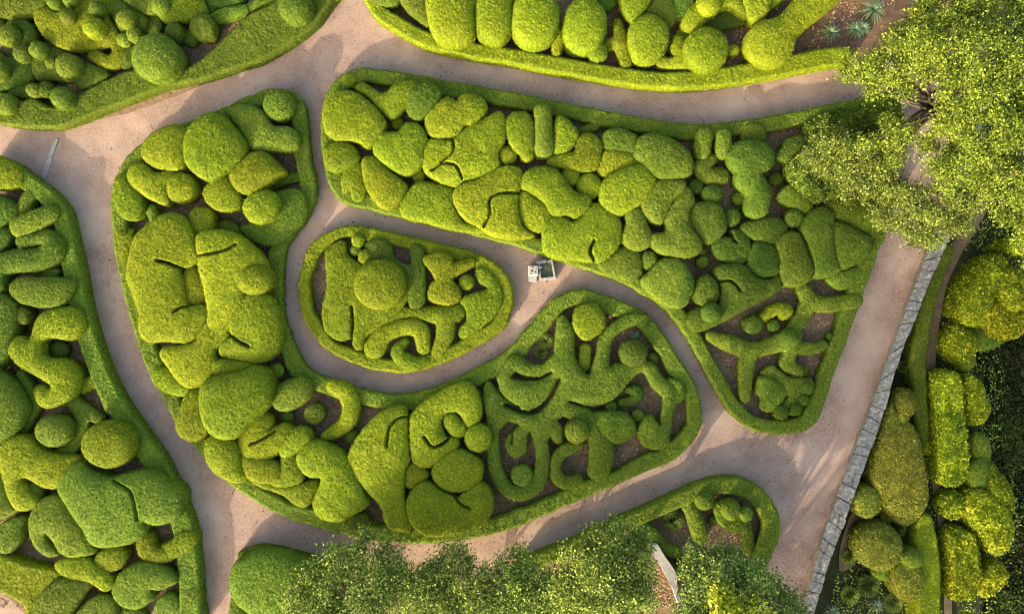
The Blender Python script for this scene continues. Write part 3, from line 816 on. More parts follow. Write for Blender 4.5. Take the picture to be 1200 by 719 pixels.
gd 0.8 B 170 148 40 47 | dark egg beside the rabbit-like mass
gd 1.0 P -30,-30 20,0 30,80 70,190 98,228 0,275 -30,270 | folded mound at the left edge below the high dome
gd 1.2 P 155,290 200,190 280,165 340,220 400,300 452,390 440,430 320,436 270,370 228,318 232,372 282,430 240,440 180,392 | claw-shaped mass with a hooked finger
gd 1.6 P 290,110 340,30 400,8 440,50 540,76 640,50 730,52 799,95 860,150 850,250 800,282 730,291 680,262 692,312 640,370 540,393 450,385 410,310 340,212 ; C 2 560,85 640,130 665,200 672,262 | biggest smooth two-lobed mass
gd 0.9 P 0,370 10,312 60,270 128,262 115,310 108,365 60,422 10,420 | mound with a folded lip near the left edge
yd 1.0 P 275,490 310,455 400,445 460,480 530,530 542,580 500,602 440,560 340,545 | long-tailed tadpole shrub
yd 0.9 P 458,460 490,417 560,400 605,430 580,490 520,516 470,502 | small potato right of the tadpole shrub
yd 0.9 P 653,385 690,332 725,350 742,400 799,408 830,440 790,467 690,462 | small boot under the two-lobed mass
gd 1.1 P 545,590 580,522 650,478 740,480 810,520 832,560 760,596 715,590 720,640 660,681 590,672 550,632 | snail-like dome near the bottom edge
gd 0.7 P 738,680 760,637 810,620 850,660 810,712 750,712 | knob right of the snail-like dome
yx 0.8 P -40,440 100,480 285,525 255,570 185,650 162,740 120,760 100,680 0,625 -40,610 | wide sloping hedge at the bottom left corner
gd 1.1 P 165,740 185,650 250,580 310,545 430,560 410,610 350,700 330,745 | dark hill on the bottom edge left of the cushion
gd 0.9 P 365,740 430,650 500,625 552,660 540,745 | cushion on the bottom edge between hill and low step
gd 0.5 P 550,692 640,690 692,735 550,745 | low step shrub cut by the bottom edge
t 1 3
yd 0.9 P -30,395 20,365 60,330 118,330 132,370 90,420 30,445 -30,442 | bright leaf shrub beside the lower hedge
gd 0.8 P -40,190 20,190 45,230 0,272 -60,260 | small dark shrub left of the mulch gap
gw 0.6 W 70,500,25 78,545,24 | small peg right of the bottom mulch
gd 0.8 B 115 620 41 | ball near the bottom edge inside the lower hedge
dd 0.7 P 50,680 90,650 150,665 160,745 50,745 | dark low cushion cut by the bottom edge
gd 0.6 B 5 530 26 | little button left of the small peg
bed BM
t 3 3
gx 0.7 W 60,500,34 180,448,34 300,405,34 430,340,36 550,290,36 680,235,36 800,180,38 880,145,38 980,120,40 1080,130,42 1160,180,42 1215,270,42 1215,350,42 1180,440,42 1140,520,42 | curved hedge ending in a rounded turn by the stone wall
t 4 3
gd 1.0 B 97 185 40 | ball nearest the hedge's outer turn
gd 0.7 P 150,230 170,190 230,178 270,225 292,290 255,335 190,305 160,272 | mound carrying a ball inside the rounded turn
gd 1.3 B 218 230 40 | ball riding the mound inside the rounded turn
gd 1.0 B 290 247 30 | small ball right of the mound, touching it
gw 0.5 W 290,290,26 305,360,24 308,430,18 | tapering spur below the two touching balls
dd 0.4 B 143 280 22 | dim button at the mound's left foot
gw 0.6 W 20,200,30 50,260,32 80,350,36 | inner curved band left of the dim button
t 3 3
gw 0.6 W 560,285,24 640,330,30 700,400,30 770,430,25 | slanting spur hedge above the pale stone
t 1 3
gd 1.5 P 290,560 310,480 370,440 450,420 560,440 660,490 700,560 660,650 560,720 450,735 380,700 310,640 | great sprawling dome left of the bottom trees
gx 0.6 W 330,450,22 420,425,22 550,450,24 680,490,24 800,540,24 | dark strip hedge behind the great sprawling dome
gd 0.7 P 295,640 340,665 360,745 290,745 | small wedge cut by the bottom edge under the great dome
gd 0.9 P 590,640 660,590 720,620 740,745 600,745 500,745 | leafy cushion right of the great sprawling dome
bed RT
t 5 2
od 1.7 P 100,650 130,560 172,440 185,490 215,525 255,545 285,620 302,690 322,820 322,900 290,960 230,1010 150,960 110,880 75,800 85,720 | tall olive cone-backed mass hugging the wall
od 1.7 B 225 445 40 62 | olive egg above the tall olive mass
od 1.5 B 207 508 26 32 | little egg in front of the olive egg
rd 0.7 B 338 658 27 | small lime tuft beside the narrow trail
gx 0.9 W 450,-270,30 415,-200,34 385,-100,34 350,0,36 330,120,36 310,240,36 315,340,34 320,440,34 325,520,34 330,620,30 | upper trail hedge between the wall and narrow trail
rx 1.6 P 415,318 500,315 520,420 525,480 540,560 545,680 540,780 500,835 435,830 420,700 418,500 | tall lime hedge right of the narrow trail
rd 1.3 P 505,330 560,340 595,410 612,470 590,525 535,535 515,450 | dark-leaved dome behind the tall lime hedge
rd 1.4 B 488 170 66 86 | lime oval shrub above the tall lime hedge
rd 2.0 B 690 45 98 100 | large round lime ball at the right edge
gd 1.1 P 545,90 600,80 660,140 720,140 640,185 560,200 540,150 | shaded skirt shrub beneath the large lime ball
gd 1.1 B 515 240 40 55 | shaded egg right of the lime oval
gd 1.2 P 545,600 600,600 622,660 615,740 620,840 560,830 548,720 | shaded column behind the tall lime hedge
t 5 3
od 1.5 B 50 185 65 72 | olive ball touching the wall
od 1.9 B 105 395 98 107 | biggest olive ball near the wall
od 1.6 B 240 545 72 100 | tall olive egg right of the biggest olive ball
gd 1.7 B 252 447 50 44 | green cap behind the tall olive egg
gd 1.0 B 130 520 38 32 | green ball under the biggest olive ball
rd 0.8 B 145 252 27 | bright button between two olive balls
yx 1.1 W 340,290,40 345,400,58 360,500,55 360,620,55 355,760,58 | lower trail hedge left of the narrow trail
rx 1.3 P 465,340 560,340 592,430 600,520 598,590 560,650 480,662 470,560 | square-cut lime hedge right of the narrow trail
rd 1.7 P 520,150 600,135 680,200 715,260 700,400 645,430 590,350 520,270 | streaky dome of long leaves near the lower right
rd 1.5 P 620,20 660,50 710,130 722,220 690,250 640,180 600,130 | dark shoulder above the streaky dome
rd 1.3 B 455 205 58 62 | round loose bush left of the streaky dome
rd 1.0 P 608,500 680,480 706,540 650,605 585,622 | bright wedge bush right of the square-cut hedge
gd 1.4 P 535,0 600,-20 615,60 600,120 545,130 520,60 | rounded dark bush above the loose bush
t 5 1
rd 2.2 P 480,719 520,600 600,500 660,480 690,540 640,620 590,719 540,760 490,760 | lime bush leaning over the trail below the big tree
rd 2.4 P 640,560 700,540 780,580 799,650 780,719 690,730 640,650 | glowing lime bush at the right edge
rd 2.2 P 690,440 740,400 850,380 850,470 790,450 720,480 | lime bush right of the dark hollow
rd 1.8 P 560,700 600,640 660,700 640,780 570,800 500,790 | lime bush between the leaning one and large ball
"""
# ------------------------------------------------------------------ the lie of the land
HS_OUT = [(300,108),(320,103),(340,105),(351,115),(358,130),(363,180),(370,215),(365,245),(346,272),(335,292),(331,330),(333,370),(345,405),(362,432),(400,449),(425,456),(462,462),(490,459),(525,447),(555,432),(587,415),(612,391),(637,361),(655,346),(682,339),(712,346),(740,358),(758,367),(778,390),(800,425),(816,450),(823,480),(822,502),(810,522),(790,539),(760,552),(732,565),(675,588),(632,607),(600,620),(562,630),(525,635),(475,637),(420,631),(362,616),(325,603),(280,576),(240,540),(215,510),(200,486),(184,456),(168,425),(148,360),(135,305),(130,267),(129,230),(136,205),(150,180),(175,162),(200,150),(250,130)]
TD_OUT = [(400,265),(425,265),(475,275),(525,287),(562,297),(587,313),(600,332),(602,352),(598,370),(587,389),(550,411),(512,428),(475,437),(437,433),(400,420),(378,406),(360,382),(352,360),(349,340),(351,318),(360,292),(375,276)]
WG_OUT = [(377,180),(375,147),(378,120),(388,98),(404,84),(425,79),(462,83),(525,94),(600,107),(650,117),(725,132),(800,144),(832,144),(875,140),(925,131),(1000,116),(1042,108),(1056,130),(1054,200),(1041,270),(1030,297),(1008,358),(980,435),(963,483),(955,498),(938,507),(905,509),(880,502),(860,488),(843,465),(826,434),(812,408),(795,382),(775,360),(740,337),(700,320),(650,304),(600,287),(550,275),(480,257),(437,247),(400,237),(384,213)]

def wall_u(x, y):
    return x - (1095 - 0.344 * (y - 297))

def brink(y):          # where the ground starts to fall away towards the wood
    return np.interp(y, [250, 330, 400, 500, 560, 600, 650, 719], [1245, 1215, 1148, 1157, 1168, 1187, 1184, 1166])

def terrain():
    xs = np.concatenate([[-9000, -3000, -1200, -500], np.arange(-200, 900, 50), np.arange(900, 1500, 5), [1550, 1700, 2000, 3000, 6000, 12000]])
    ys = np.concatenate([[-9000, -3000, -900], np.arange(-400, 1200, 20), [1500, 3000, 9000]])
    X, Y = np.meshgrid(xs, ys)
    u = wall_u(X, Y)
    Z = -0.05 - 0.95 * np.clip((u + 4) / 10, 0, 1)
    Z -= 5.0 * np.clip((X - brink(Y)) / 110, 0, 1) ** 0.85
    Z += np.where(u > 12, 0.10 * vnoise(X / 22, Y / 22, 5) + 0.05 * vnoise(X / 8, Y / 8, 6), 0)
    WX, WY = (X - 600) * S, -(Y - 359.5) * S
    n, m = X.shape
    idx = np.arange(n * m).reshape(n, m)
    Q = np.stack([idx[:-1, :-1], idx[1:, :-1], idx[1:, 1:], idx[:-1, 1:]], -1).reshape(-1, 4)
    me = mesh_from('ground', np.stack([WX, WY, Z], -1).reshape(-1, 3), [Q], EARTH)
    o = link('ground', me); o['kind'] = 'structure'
terrain()

def sheet(name, pts, z, mat, smooth=0, kind='structure'):
    P = catmull(pts, True, smooth) if smooth else np.array(pts, float)
    x, y = px2w(P[:, 0], P[:, 1], z)
    me = bpy.data.meshes.new(name)
    me.from_pydata([(a, b, z) for a, b in zip(x, y)], [], [list(range(len(P)))])
    if me.polygons[0].normal.z < 0:
        me.flip_normals()
    me.materials.append(mat)
    o = link(name, me); o['kind'] = kind
    return o

sheet('gravel_path', [(-260, -220), (1268, -220), (1168, 80), (1092, 297), (944, 728), (873, 935), (-260, 935)], 0.0, GRAVEL)
def inset(P, d):
    P = catmull(P, True, 3)
    c = P.mean(0)
    t = np.roll(P, -1, 0) - np.roll(P, 1, 0)
    nrm = np.stack([-t[:, 1], t[:, 0]], 1) / (np.linalg.norm(t, axis=1)[:, None] + 1e-9)
    area = 0.5 * np.sum(P[:, 0] * np.roll(P[:, 1], -1) - np.roll(P[:, 0], -1) * P[:, 1])
    return P + nrm * d * (1 if area > 0 else -1)
sheet('soil', inset(HS_OUT, 5), 0.006, SOIL)
sheet('soil', inset(TD_OUT, 5), 0.006, SOIL)
sheet('soil', inset(WG_OUT, 5), 0.006, SOIL)
sheet('soil', [(-260, -220), (398, -220), (395, -10), (380, 30), (335, 60), (262, 90), (200, 115), (150, 133), (70, 150), (30, 146), (-260, 100)], 0.006, SOIL)
sheet('bark_soil', [(430, -220), (1262, -220), (1180, 0), (1120, 60), (1000, 68), (925, 80), (850, 91), (800, 98), (750, 96), (662, 80), (600, 70), (510, 52), (470, 34), (437, 3)], 0.006, BARK)
sheet('soil', [(-260, 188), (10, 190), (45, 212), (68, 235), (78, 262), (88, 310), (98, 360), (122, 440), (160, 505), (205, 575), (236, 640), (242, 720), (242, 935), (50, 935), (30, 720), (0, 690), (-260, 660)], 0.006, SOIL)
sheet('soil', [(285, 660), (310, 648), (400, 660), (500, 680), (620, 668), (740, 615), (800, 588), (850, 568), (880, 575), (903, 608), (895, 650), (880, 700), (820, 935), (285, 935)], 0.006, SOIL)

# narrow trail and grassy strip on the lower ground
def ribbon(name, pts, z, mat, kind='structure'):
    P = catmull(np.array(pts, float), False, 4)
    t = np.gradient(P[:, :2], axis=0)
    nr = np.stack([-t[:, 1], t[:, 0]], 1) / np.linalg.norm(t, axis=1)[:, None]
    n = 5
    V = []
    for j in range(n):
        s = (j / (n - 1)) * 2 - 1
        q = P[:, :2] + nr * (P[:, 2] * s * (1 + 0.06 * rng.normal(0, 1, len(P))))[:, None]
        x, y = px2w(q[:, 0], q[:, 1], z)
        V.append(np.stack([x, y, np.full(len(x), z) + 0.02 * (1 - s * s)], 1))
    V = np.stack(V, 1)
    a = np.arange(V.shape[0] * n).reshape(V.shape[0], n)
    Q = np.stack([a[:-1, :-1], a[:-1, 1:], a[1:, 1:], a[1:, :-1]], -1).reshape(-1, 4)
    me = mesh_from(name, V.reshape(-1, 3), [Q], mat)
    if me.polygons[0].normal.z < 0: me.flip_normals()
    o = link(name, me); o['kind'] = kind
    return o
ribbon('trail', [(1170, 190, 9), (1150, 240, 9), (1122, 290, 8), (1104, 330, 7), (1094, 380, 7), (1091, 430, 6), (1092, 500, 4.5), (1096, 560, 4.5), (1105, 620, 4.5), (1110, 680, 4.5), (1112, 760, 4.5)], -0.82, TRAIL)
sheet('stone_paving', [(1000, 600), (1010, 612), (1008, 640), (1003, 650), (1000, 662), (985, 668), (984, 645), (992, 615)], -0.84, TRAIL, 4)

# ------------------------------------------------------------------ edging hedges of the three whole beds
def ring_hedge(name, outline, width, h, mat, label, dens=330, hz=0.6):
    P = catmull(outline, True, 4)
    def sd(X, Y):
        a = sdf_poly(X, Y, P)
        w = width * (1 + 0.12 * vnoise(X / 40, Y / 40, 11) + 0.07 * vnoise(X / 11, Y / 11, 12))
        return np.minimum(a + 0.9 * vnoise(X / 9, Y / 9, 4) + 0.5 * vnoise(X / 3, Y / 3, 5), w - a)
    bb = (P[:, 0].min(), P[:, 1].min(), P[:, 0].max(), P[:, 1].max())
    o = build_shrub(name, sd, bb, h, mat, style='box', dens=dens, lump=0.02)
    tag(o, label, 'hedge')
ring_hedge('boxwood_hedge', HS_OUT, 19, 0.62, FM['g'], 'continuous low hedge edging the large horseshoe-shaped bed')
ring_hedge('boxwood_hedge', TD_OUT, 16, 0.60, FM['y'], 'low bright hedge edging the small teardrop island bed')
ring_hedge('boxwood_hedge', WG_OUT, 18, 0.62, FM['g'], 'low hedge edging the long wedge bed, coming to a rounded point at its lower right')

# ------------------------------------------------------------------ every clipped shrub
bed, ox, oy = None, 0, 0
count = 0
for line in SURVEY.strip().splitlines():
    line = line.strip()
    if line.startswith('bed '):
        bed = line.split()[1]; continue
    if line.startswith('t '):
        _, a, b = line.split(); ox, oy = TX[int(a)], TY[int(b)]; continue
    body, lab = line.split('|')
    lab = lab.strip()
    code, h, rest = body.strip().split(' ', 2)
    h = float(h)
    prims = parse_prims(rest, ox, oy, 0.25)
    f, bb = prims_sdf(prims)
    style = {'d': 'dome', 'w': 'worm', 'x': 'box'}[code[1]]
    kinds = [p[0] for p in prims if p[0] != 'C']
    if style == 'box': nm, cat = 'clipped_hedge', 'hedge'
    elif code[0] in 'rh': nm, cat = 'leafy_shrub', 'shrub'
    elif kinds == ['B']: nm, cat = 'ball_topiary', 'topiary'
    elif style == 'worm': nm, cat = 'curved_topiary', 'topiary'
    else: nm, cat = 'cushion_topiary', 'topiary'
    full = lab + ' ' + BED[bed]
    rough = code[0] in 'rh'
    o = build_shrub(nm, f, bb, h, FM[code[0]], z0=(-1.0 if bed == 'RT' else 0.0), style=style,
                    leaf=0.066 if rough else (0.046 if code[0] == 'o' else 0.030), dens=260 if rough else 380, lump=0.14 if rough else (0.05 if code[0] == 'o' else 0.022),
                    power=0.5 if kinds == ['B'] or rough or bed in ('TL', 'TM', 'RT') else 0.42, grow=0.9 if kinds == ['B'] else 1.4)
    if o is None: continue
    count += 1
    GK = {'ball_topiary': 'ball topiaries ', 'clipped_hedge': 'clipped hedges ', 'leafy_shrub': 'leafy shrubs ', 'curved_topiary': 'band-shaped topiaries ', 'cushion_topiary': 'cushion topiaries '}
    tag(o, full, cat, GK[nm] + BED[bed])
print('SHRUBS', count)

# ------------------------------------------------------------------ trees
def tube_mesh(paths, sides=7):
    V, F = [], []
    n0 = 0
    for path in paths:
        P = np.array(path, float)
        T = np.gradient(P[:, :3], axis=0)
        for i in range(len(P)):
            t = T[i] / (np.linalg.norm(T[i]) + 1e-9)
            a = np.cross(t, [0.3, 0.9, 0.1]); a /= np.linalg.norm(a) + 1e-9
            b = np.cross(t, a)
            for k in range(sides):
                an = 2 * math.pi * k / sides
                V.append(P[i, :3] + (a * math.cos(an) + b * math.sin(an)) * P[i, 3])
        for i in range(len(P) - 1):
            for k in range(sides):
                k2 = (k + 1) % sides
                F.append((n0 + i * sides + k, n0 + i * sides + k2, n0 + (i + 1) * sides + k2, n0 + (i + 1) * sides + k))
        n0 += len(P) * sides
    return np.array(V), np.array(F)

def bend(a, b, r0, r1, sag=0.15, n=6):
    a, b = np.array(a, float), np.array(b, float)
    out = []
    L = np.linalg.norm(b - a)
    off = rng.normal(0, 0.06 * L, 3)
    for i in range(n + 1):
        t = i / n
        p = a + (b - a) * t + off * math.sin(math.pi * t) + np.array([0, 0, sag * L * math.sin(math.pi * t) * 0.6])
        out.append((*p, r0 + (r1 - r0) * t))
    return out

def tree(name, label, base, clusters, mat, leaf=0.085, per=900, trunk_r=0.22, bark=None, z0=0.0, group=None, clump=0.30, cat='tree', fork=0.45, dense=1.0):
    """base (px, py) on the ground; clusters (px, py, z, radius m)"""
    bx, by = px2w(base[0], base[1], z0)
    root = bpy.data.objects.new(name, None); C.objects.link(root)
    root.location = (bx, by, z0)
    tag(root, label, cat, group)
    cs = []
    for (x, y, z, r) in clusters:
        wx, wy = px2w(x, y, z)
        cs.append((wx - bx, wy - by, z - z0, r))
    cs = np.array(cs)
    zc = cs[:, 2].mean(); cen = cs[:, :2].mean(0)
    f = np.array([cen[0] * 0.35, cen[1] * 0.35, zc * fork])
    paths = [[(*p[:3], p[3]) for p in bend((0, 0, -0.05), f, trunk_r, trunk_r * 0.72, 0.0)]]
    for c in cs:
        q = c[:3] - np.array([0, 0, c[3] * 0.3])
        mid = f + (q - f) * 0.55 + rng.normal(0, 0.12, 3)
        paths.append(bend(f, mid, trunk_r * 0.45, trunk_r * 0.22, 0.10))
        paths.append(bend(mid, q, trunk_r * 0.22, trunk_r * 0.08, 0.05))
        for k in range(5):
            e = c[:3] + rng.normal(0, 1, 3) * c[3] * 0.55
            paths.append(bend(mid + (q - mid) * rng.uniform(0.3, 1), e, trunk_r * 0.09, 0.012, 0.05, 4))
    V, F = tube_mesh(paths)
    link('trunk', mesh_from('trunk', V, [F], bark or WOOD), parent=root)
    PP, NN = [], []
    for c in cs:
        n = int(per * (c[3] ** 2))
        m = max(8, int(18 * dense * c[3] ** 1.4))
        dirs = rng.normal(0, 1, (m, 3)); dirs[:, 2] = np.abs(dirs[:, 2]) * 0.8 - 0.15
        dirs /= np.linalg.norm(dirs, axis=1, keepdims=True)
        cc = c[:3] + dirs * c[3] * rng.uniform(0.45, 1.0, (m, 1))
        who = rng.integers(0, m, n)
        off = rng.normal(0, 1, (n, 3)) * clump * np.array([1, 1, 0.6]) * rng.uniform(0.6, 1.2, (m, 1))[who]
        PP.append(cc[who] + off)
        nn = dirs[who] * 0.4 + np.array([0, 0, 0.9])
        NN.append(nn)
    PP = np.concatenate(PP); NN = np.concatenate(NN); NN /= np.linalg.norm(NN, axis=1, keepdims=True)
    LV, LF = leaf_cards(PP, NN, leaf, 0.55)
    link('crown', mesh_from('crown', LV, [LF], mat, smooth=False, tone=np.repeat(rng.uniform(0, 1, len(LF)) ** 1.7, 4)), parent=root)
    return root

oak = []
for (x, y, z, r) in [(1008,74,5.0,0.55),(998,88,4.6,0.55),(1044,62,5.6,0.75),(1078,36,6.2,0.95),(1110,10,6.8,1.4),(1160,15,7.2,1.5),(1205,30,7.2,1.5),(1040,80,5.6,0.9),
                     (1018,95,5.0,0.7),(1065,62,6.4,1.1),(1105,55,7.2,1.3),(1150,65,7.8,1.5),(1200,80,7.6,1.5),(1130,95,7.6,1.2),(1175,115,7.8,1.4),(1215,135,7.2,1.4),
                     (1118,130,7.0,1.0),(1150,155,7.4,1.3),(1195,180,7.2,1.4),(1035,155,5.4,0.55),(1018,168,5.0,0.45),(1058,165,5.6,0.6),(1110,160,6.4,0.9),(1100,185,6.2,0.8),
                     (1130,200,6.4,1.1),(1170,215,6.4,1.2),(1210,230,6.2,1.3),(1045,180,5.0,0.5),(1190,262,5.4,1.0),(1055,105,5.8,0.5),(1085,82,6.6,0.5),(1225,285,4.6,1.1)]:
    oak.append((x, y, z, r * 0.95))
tree('oak_tree', 'large spreading yellow-green oak covering the upper right corner of the photo', (1078, 138), oak, TREE['oak'], 0.052, 3300, 0.28, clump=0.20, group='trees around the garden')
holm = [(968,165,2.6,0.8),(960,190,2.4,0.7),(985,195,2.8,0.8),(1005,215,3.0,0.8),(1000,182,3.2,0.8),(1025,225,3.2,0.8),(1040,250,3.0,0.8),(1050,228,3.4,0.8),
        (1070,262,3.0,0.8),(1075,240,3.4,0.8),(1095,265,3.2,0.8),(1098,238,3.6,0.9),(1120,225,3.6,0.9),(1072,276,2.4,0.5),(1086,280,2.2,0.4),(1030,200,3.4,0.7),(1118,258,3.0,0.7)]
tree('holm_oak', 'darker green small-leaved tree under the oak, reaching over the gravel and the wall end', (1058, 215), holm, TREE['holm'], 0.050, 2900, 0.14, clump=0.20, group='trees around the garden')

FT = 'feathery trees at the bottom edge'
tree('olive_tree', 'feathery grey-green tree at the bottom edge beside the great sprawling dome', (420, 740),
     [(352,698,1.9,0.6),(372,672,2.1,0.6),(398,655,2.2,0.65),(396,690,2.6,0.9),(430,652,2.3,0.7),(438,682,2.8,1.0),(466,668,2.5,0.7),(472,700,2.9,0.9),(428,626,2.0,0.3),(420,718,3.0,1.1),(360,722,2.5,0.9),(452,640,2.1,0.4),(385,722,2.8,0.9)],
     TREE['holm'], 0.060, 3300, 0.13, PALEWOOD, clump=0.25, dense=2.0, group=FT)
tree('olive_tree', 'feathery tree at the bottom edge with a tall shoot reaching the horseshoe hedge', (540, 750),
     [(516,670,2.3,0.7),(531,640,2.1,0.4),(541,658,2.3,0.55),(535,692,2.8,0.9),(568,686,2.7,0.7),(502,698,2.8,0.9),(566,712,2.9,0.9),(510,722,3.0,1.0),(495,680,2.5,0.6),(545,722,3.0,1.0)],
     TREE['holm'], 0.060, 3300, 0.13, PALEWOOD, clump=0.25, dense=2.0, group=FT)
tree('olive_tree', 'feathery tree at the bottom edge, third from the left, with pale bare twigs', (620, 750),
     [(592,664,2.3,0.5),(608,650,2.1,0.45),(624,676,2.7,0.8),(600,690,2.8,0.9),(645,698,2.8,0.9),(622,716,3.0,1.0),(590,715,3.0,0.8),(650,720,3.0,0.9),(652,680,2.5,0.5)],
     TREE['holm'], 0.060, 3300, 0.13, PALEWOOD, clump=0.25, dense=2.0, group=FT)
tree('holm_oak', 'dense rounded green tree at the bottom edge left of the pale stone', (712, 700),
     [(700,632,6.0,0.7),(722,628,6.2,0.7),(745,642,6.2,0.7),(685,655,6.4,0.8),(712,655,7.2,0.9),(740,668,7.0,0.9),(670,688,6.4,0.8),(700,690,7.6,1.0),(735,700,7.4,0.9),(690,722,7.0,1.0),(752,690,6.4,0.6),(705,668,3.4,1.1),(730,690,3.6,1.0),(685,690,3.4,1.0)],
     TREE['holm'], 0.062, 3000, 0.20, PALEWOOD, clump=0.22, group='trees around the garden')
tree('evergreen_tree', 'broad dull green tree at the bottom edge right of the pale stone', (850, 720),
     [(815,648,5.0,0.6),(840,650,5.4,0.6),(866,658,5.6,0.7),(822,672,6.0,0.8),(850,676,6.6,0.9),(882,680,6.0,0.8),(903,698,5.6,0.7),(825,690,6.4,0.7),(872,695,6.8,1.0),(925,715,5.2,0.8),(815,720,6.2,0.9),(900,730,6.2,1.0),(835,665,3.0,1.1),(865,690,3.2,1.2),(890,700,3.0,1.0),(830,705,3.0,1.0),(850,662,3.4,0.7)],
     TREE['grey'], 0.060, 3000, 0.22, clump=0.22, group='trees around the garden')
tree('young_tree', 'small glowing yellow-green tree on the bottom edge in front of the dull green tree', (850, 735),
     [(842,690,7.6,0.35),(848,705,7.6,0.45),(840,716,7.8,0.45),(872,716,7.6,0.4),(885,722,7.4,0.4),(858,722,7.8,0.5)],
     TREE['bright'], 0.085, 1500, 0.10, clump=0.18)
def ground_px(gx, gy, z):          # where a crown above ground point (gx, gy) would be seen
    k = 1 / (1 - z / CAM_H)
    return 600 + (gx - 600) * k, 359.5 + (gy - 359.5) * k
for lb, bx_, by_, pts in (('unseen tall oak added just below the photo, its shade falling on the gravel square', 730, 900,
                     [(700,860,3.5,1.6),(760,880,3.5,1.7),(620,850,6,1.5),(680,830,7,1.7),(740,840,8,1.8),(800,850,8,1.8),(650,910,8,1.8),(720,920,9,2.0),(790,930,9,2.0),(860,900,7.5,1.7)]),
                    ('second unseen tall oak added for shade below the photo, farther down the garden', 800, 1050,
                     [(770,1030,4,2.0),(850,1020,4.5,2.0),(700,1020,4.5,1.8),(660,1010,8,1.8),(720,1000,9,2.0),(790,1010,10,2.1),(860,1000,9,2.0),(920,980,8,1.8),(760,1070,9,2.0),(850,1070,9,2.0)])):
    tree('oak_tree', lb, (bx_, by_), [(*ground_px(a, b, z), z, r) for a, b, z, r in pts], TREE['oak'], 0.13, 330, 0.3, clump=0.42, group='trees around the garden')  # unseen oaks added beyond the lower edge to shade the gravel square
# dark wood falling away below the right edge: five trees one can tell apart
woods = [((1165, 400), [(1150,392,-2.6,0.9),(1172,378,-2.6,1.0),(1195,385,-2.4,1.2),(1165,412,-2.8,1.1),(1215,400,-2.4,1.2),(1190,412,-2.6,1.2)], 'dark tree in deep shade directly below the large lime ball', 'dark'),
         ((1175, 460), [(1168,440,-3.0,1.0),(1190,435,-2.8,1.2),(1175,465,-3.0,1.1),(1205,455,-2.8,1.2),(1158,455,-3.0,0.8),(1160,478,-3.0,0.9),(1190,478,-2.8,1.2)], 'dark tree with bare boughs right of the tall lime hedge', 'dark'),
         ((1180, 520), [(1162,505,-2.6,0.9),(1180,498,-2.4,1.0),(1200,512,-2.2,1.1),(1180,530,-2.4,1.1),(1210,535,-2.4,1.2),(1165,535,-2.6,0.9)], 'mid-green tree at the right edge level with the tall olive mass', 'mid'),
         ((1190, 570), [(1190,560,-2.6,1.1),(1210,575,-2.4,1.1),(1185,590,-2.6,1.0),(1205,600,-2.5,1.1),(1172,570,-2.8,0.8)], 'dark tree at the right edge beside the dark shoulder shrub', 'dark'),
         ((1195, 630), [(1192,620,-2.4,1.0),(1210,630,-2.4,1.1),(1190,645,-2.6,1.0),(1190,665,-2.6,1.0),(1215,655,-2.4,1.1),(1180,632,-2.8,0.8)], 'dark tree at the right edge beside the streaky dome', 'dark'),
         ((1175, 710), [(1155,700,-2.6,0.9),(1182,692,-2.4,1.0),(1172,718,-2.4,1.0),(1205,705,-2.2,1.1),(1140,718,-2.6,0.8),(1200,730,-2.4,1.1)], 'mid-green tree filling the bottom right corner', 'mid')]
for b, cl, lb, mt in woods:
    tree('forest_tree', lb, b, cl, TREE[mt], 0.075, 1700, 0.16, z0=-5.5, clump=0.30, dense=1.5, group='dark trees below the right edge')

# ------------------------------------------------------------------ yuccas
def yucca(label, x, y, rad, n=46, mat='agave', z0=0.0):
    wx, wy = px2w(x, y, z0)
    V, F = [], []
    for i in range(n):
        an = 2.399963 * i + rng.normal(0, 0.1)
        t = i / n
        L = rad * (1.05 - 0.45 * t) * rng.uniform(0.85, 1.1)
        up = 0.25 + 1.0 * t
        w = 0.022 + 0.012 * rng.random()
        d = np.array([math.cos(an), math.sin(an), 0]); sd = np.array([-d[1], d[0], 0])
        prev = None
        for k in range(6):
            s = k / 5
            p = d * (L * s * math.cos(min(1.4, up) * (1 - s * 0.5))) + np.array([0, 0, 0.30 + L * (math.sin(up) * s - 0.55 * s * s)])
            ww = w * (1 - s ** 2) * (0.7 + 0.3 * s) + 0.001
            V += [p - sd * ww, p - np.array([0, 0, ww * 0.5]), p + sd * ww]
            q = len(V) - 3
            if prev is not None:
                F += [(prev, prev + 1, q + 1, q), (prev + 1, prev + 2, q + 2, q + 1)]
            prev = q
    root = bpy.data.objects.new('yucca', None); C.objects.link(root); root.location = (wx, wy, z0)
    tag(root, label, 'yucca', 'spiky yuccas')
    link('leaf_rosette', mesh_from('leaf_rosette', np.array(V), [np.array(F)], TREE[mat], tone=np.repeat(rng.uniform(0.3, 1, n), 18)), parent=root)
    SV, SF = tube_mesh([[(0, 0, 0, 0.07), (0, 0, 0.15, 0.07), (0.01, 0, 0.33, 0.05)]], 9)
    link('stem', mesh_from('stem', SV, [SF], WOOD), parent=root)
yucca('spiky yucca nearest the path, first from the round-headed hedge', 971, 41, 0.62)
yucca('spiky yucca right of the first one, partly under the oak', 999, 38, 0.60)
yucca('largest spiky yucca, near the top edge above the oak leaves', 1020, 14, 0.82, 56)
yucca('spiky yucca cut by the photo top edge right of the largest one', 1073, 3, 0.66)
yucca('dim spiky yucca at the lower left of the largest one, by oak leaves', 1008, 36, 0.5)
yucca('small dark spiky plant above the dark disc ball in the horseshoe bed', 742, 392, 0.36, 34)
yucca('pale spiky plant at the wall foot on the bottom edge by the biggest olive balls', 1024, 706, 0.5, 40, z0=-1.0)
yucca('pale spiky plant cut by the bottom edge just right of the stone wall', 973, 712, 0.45, 36, z0=-1.0)

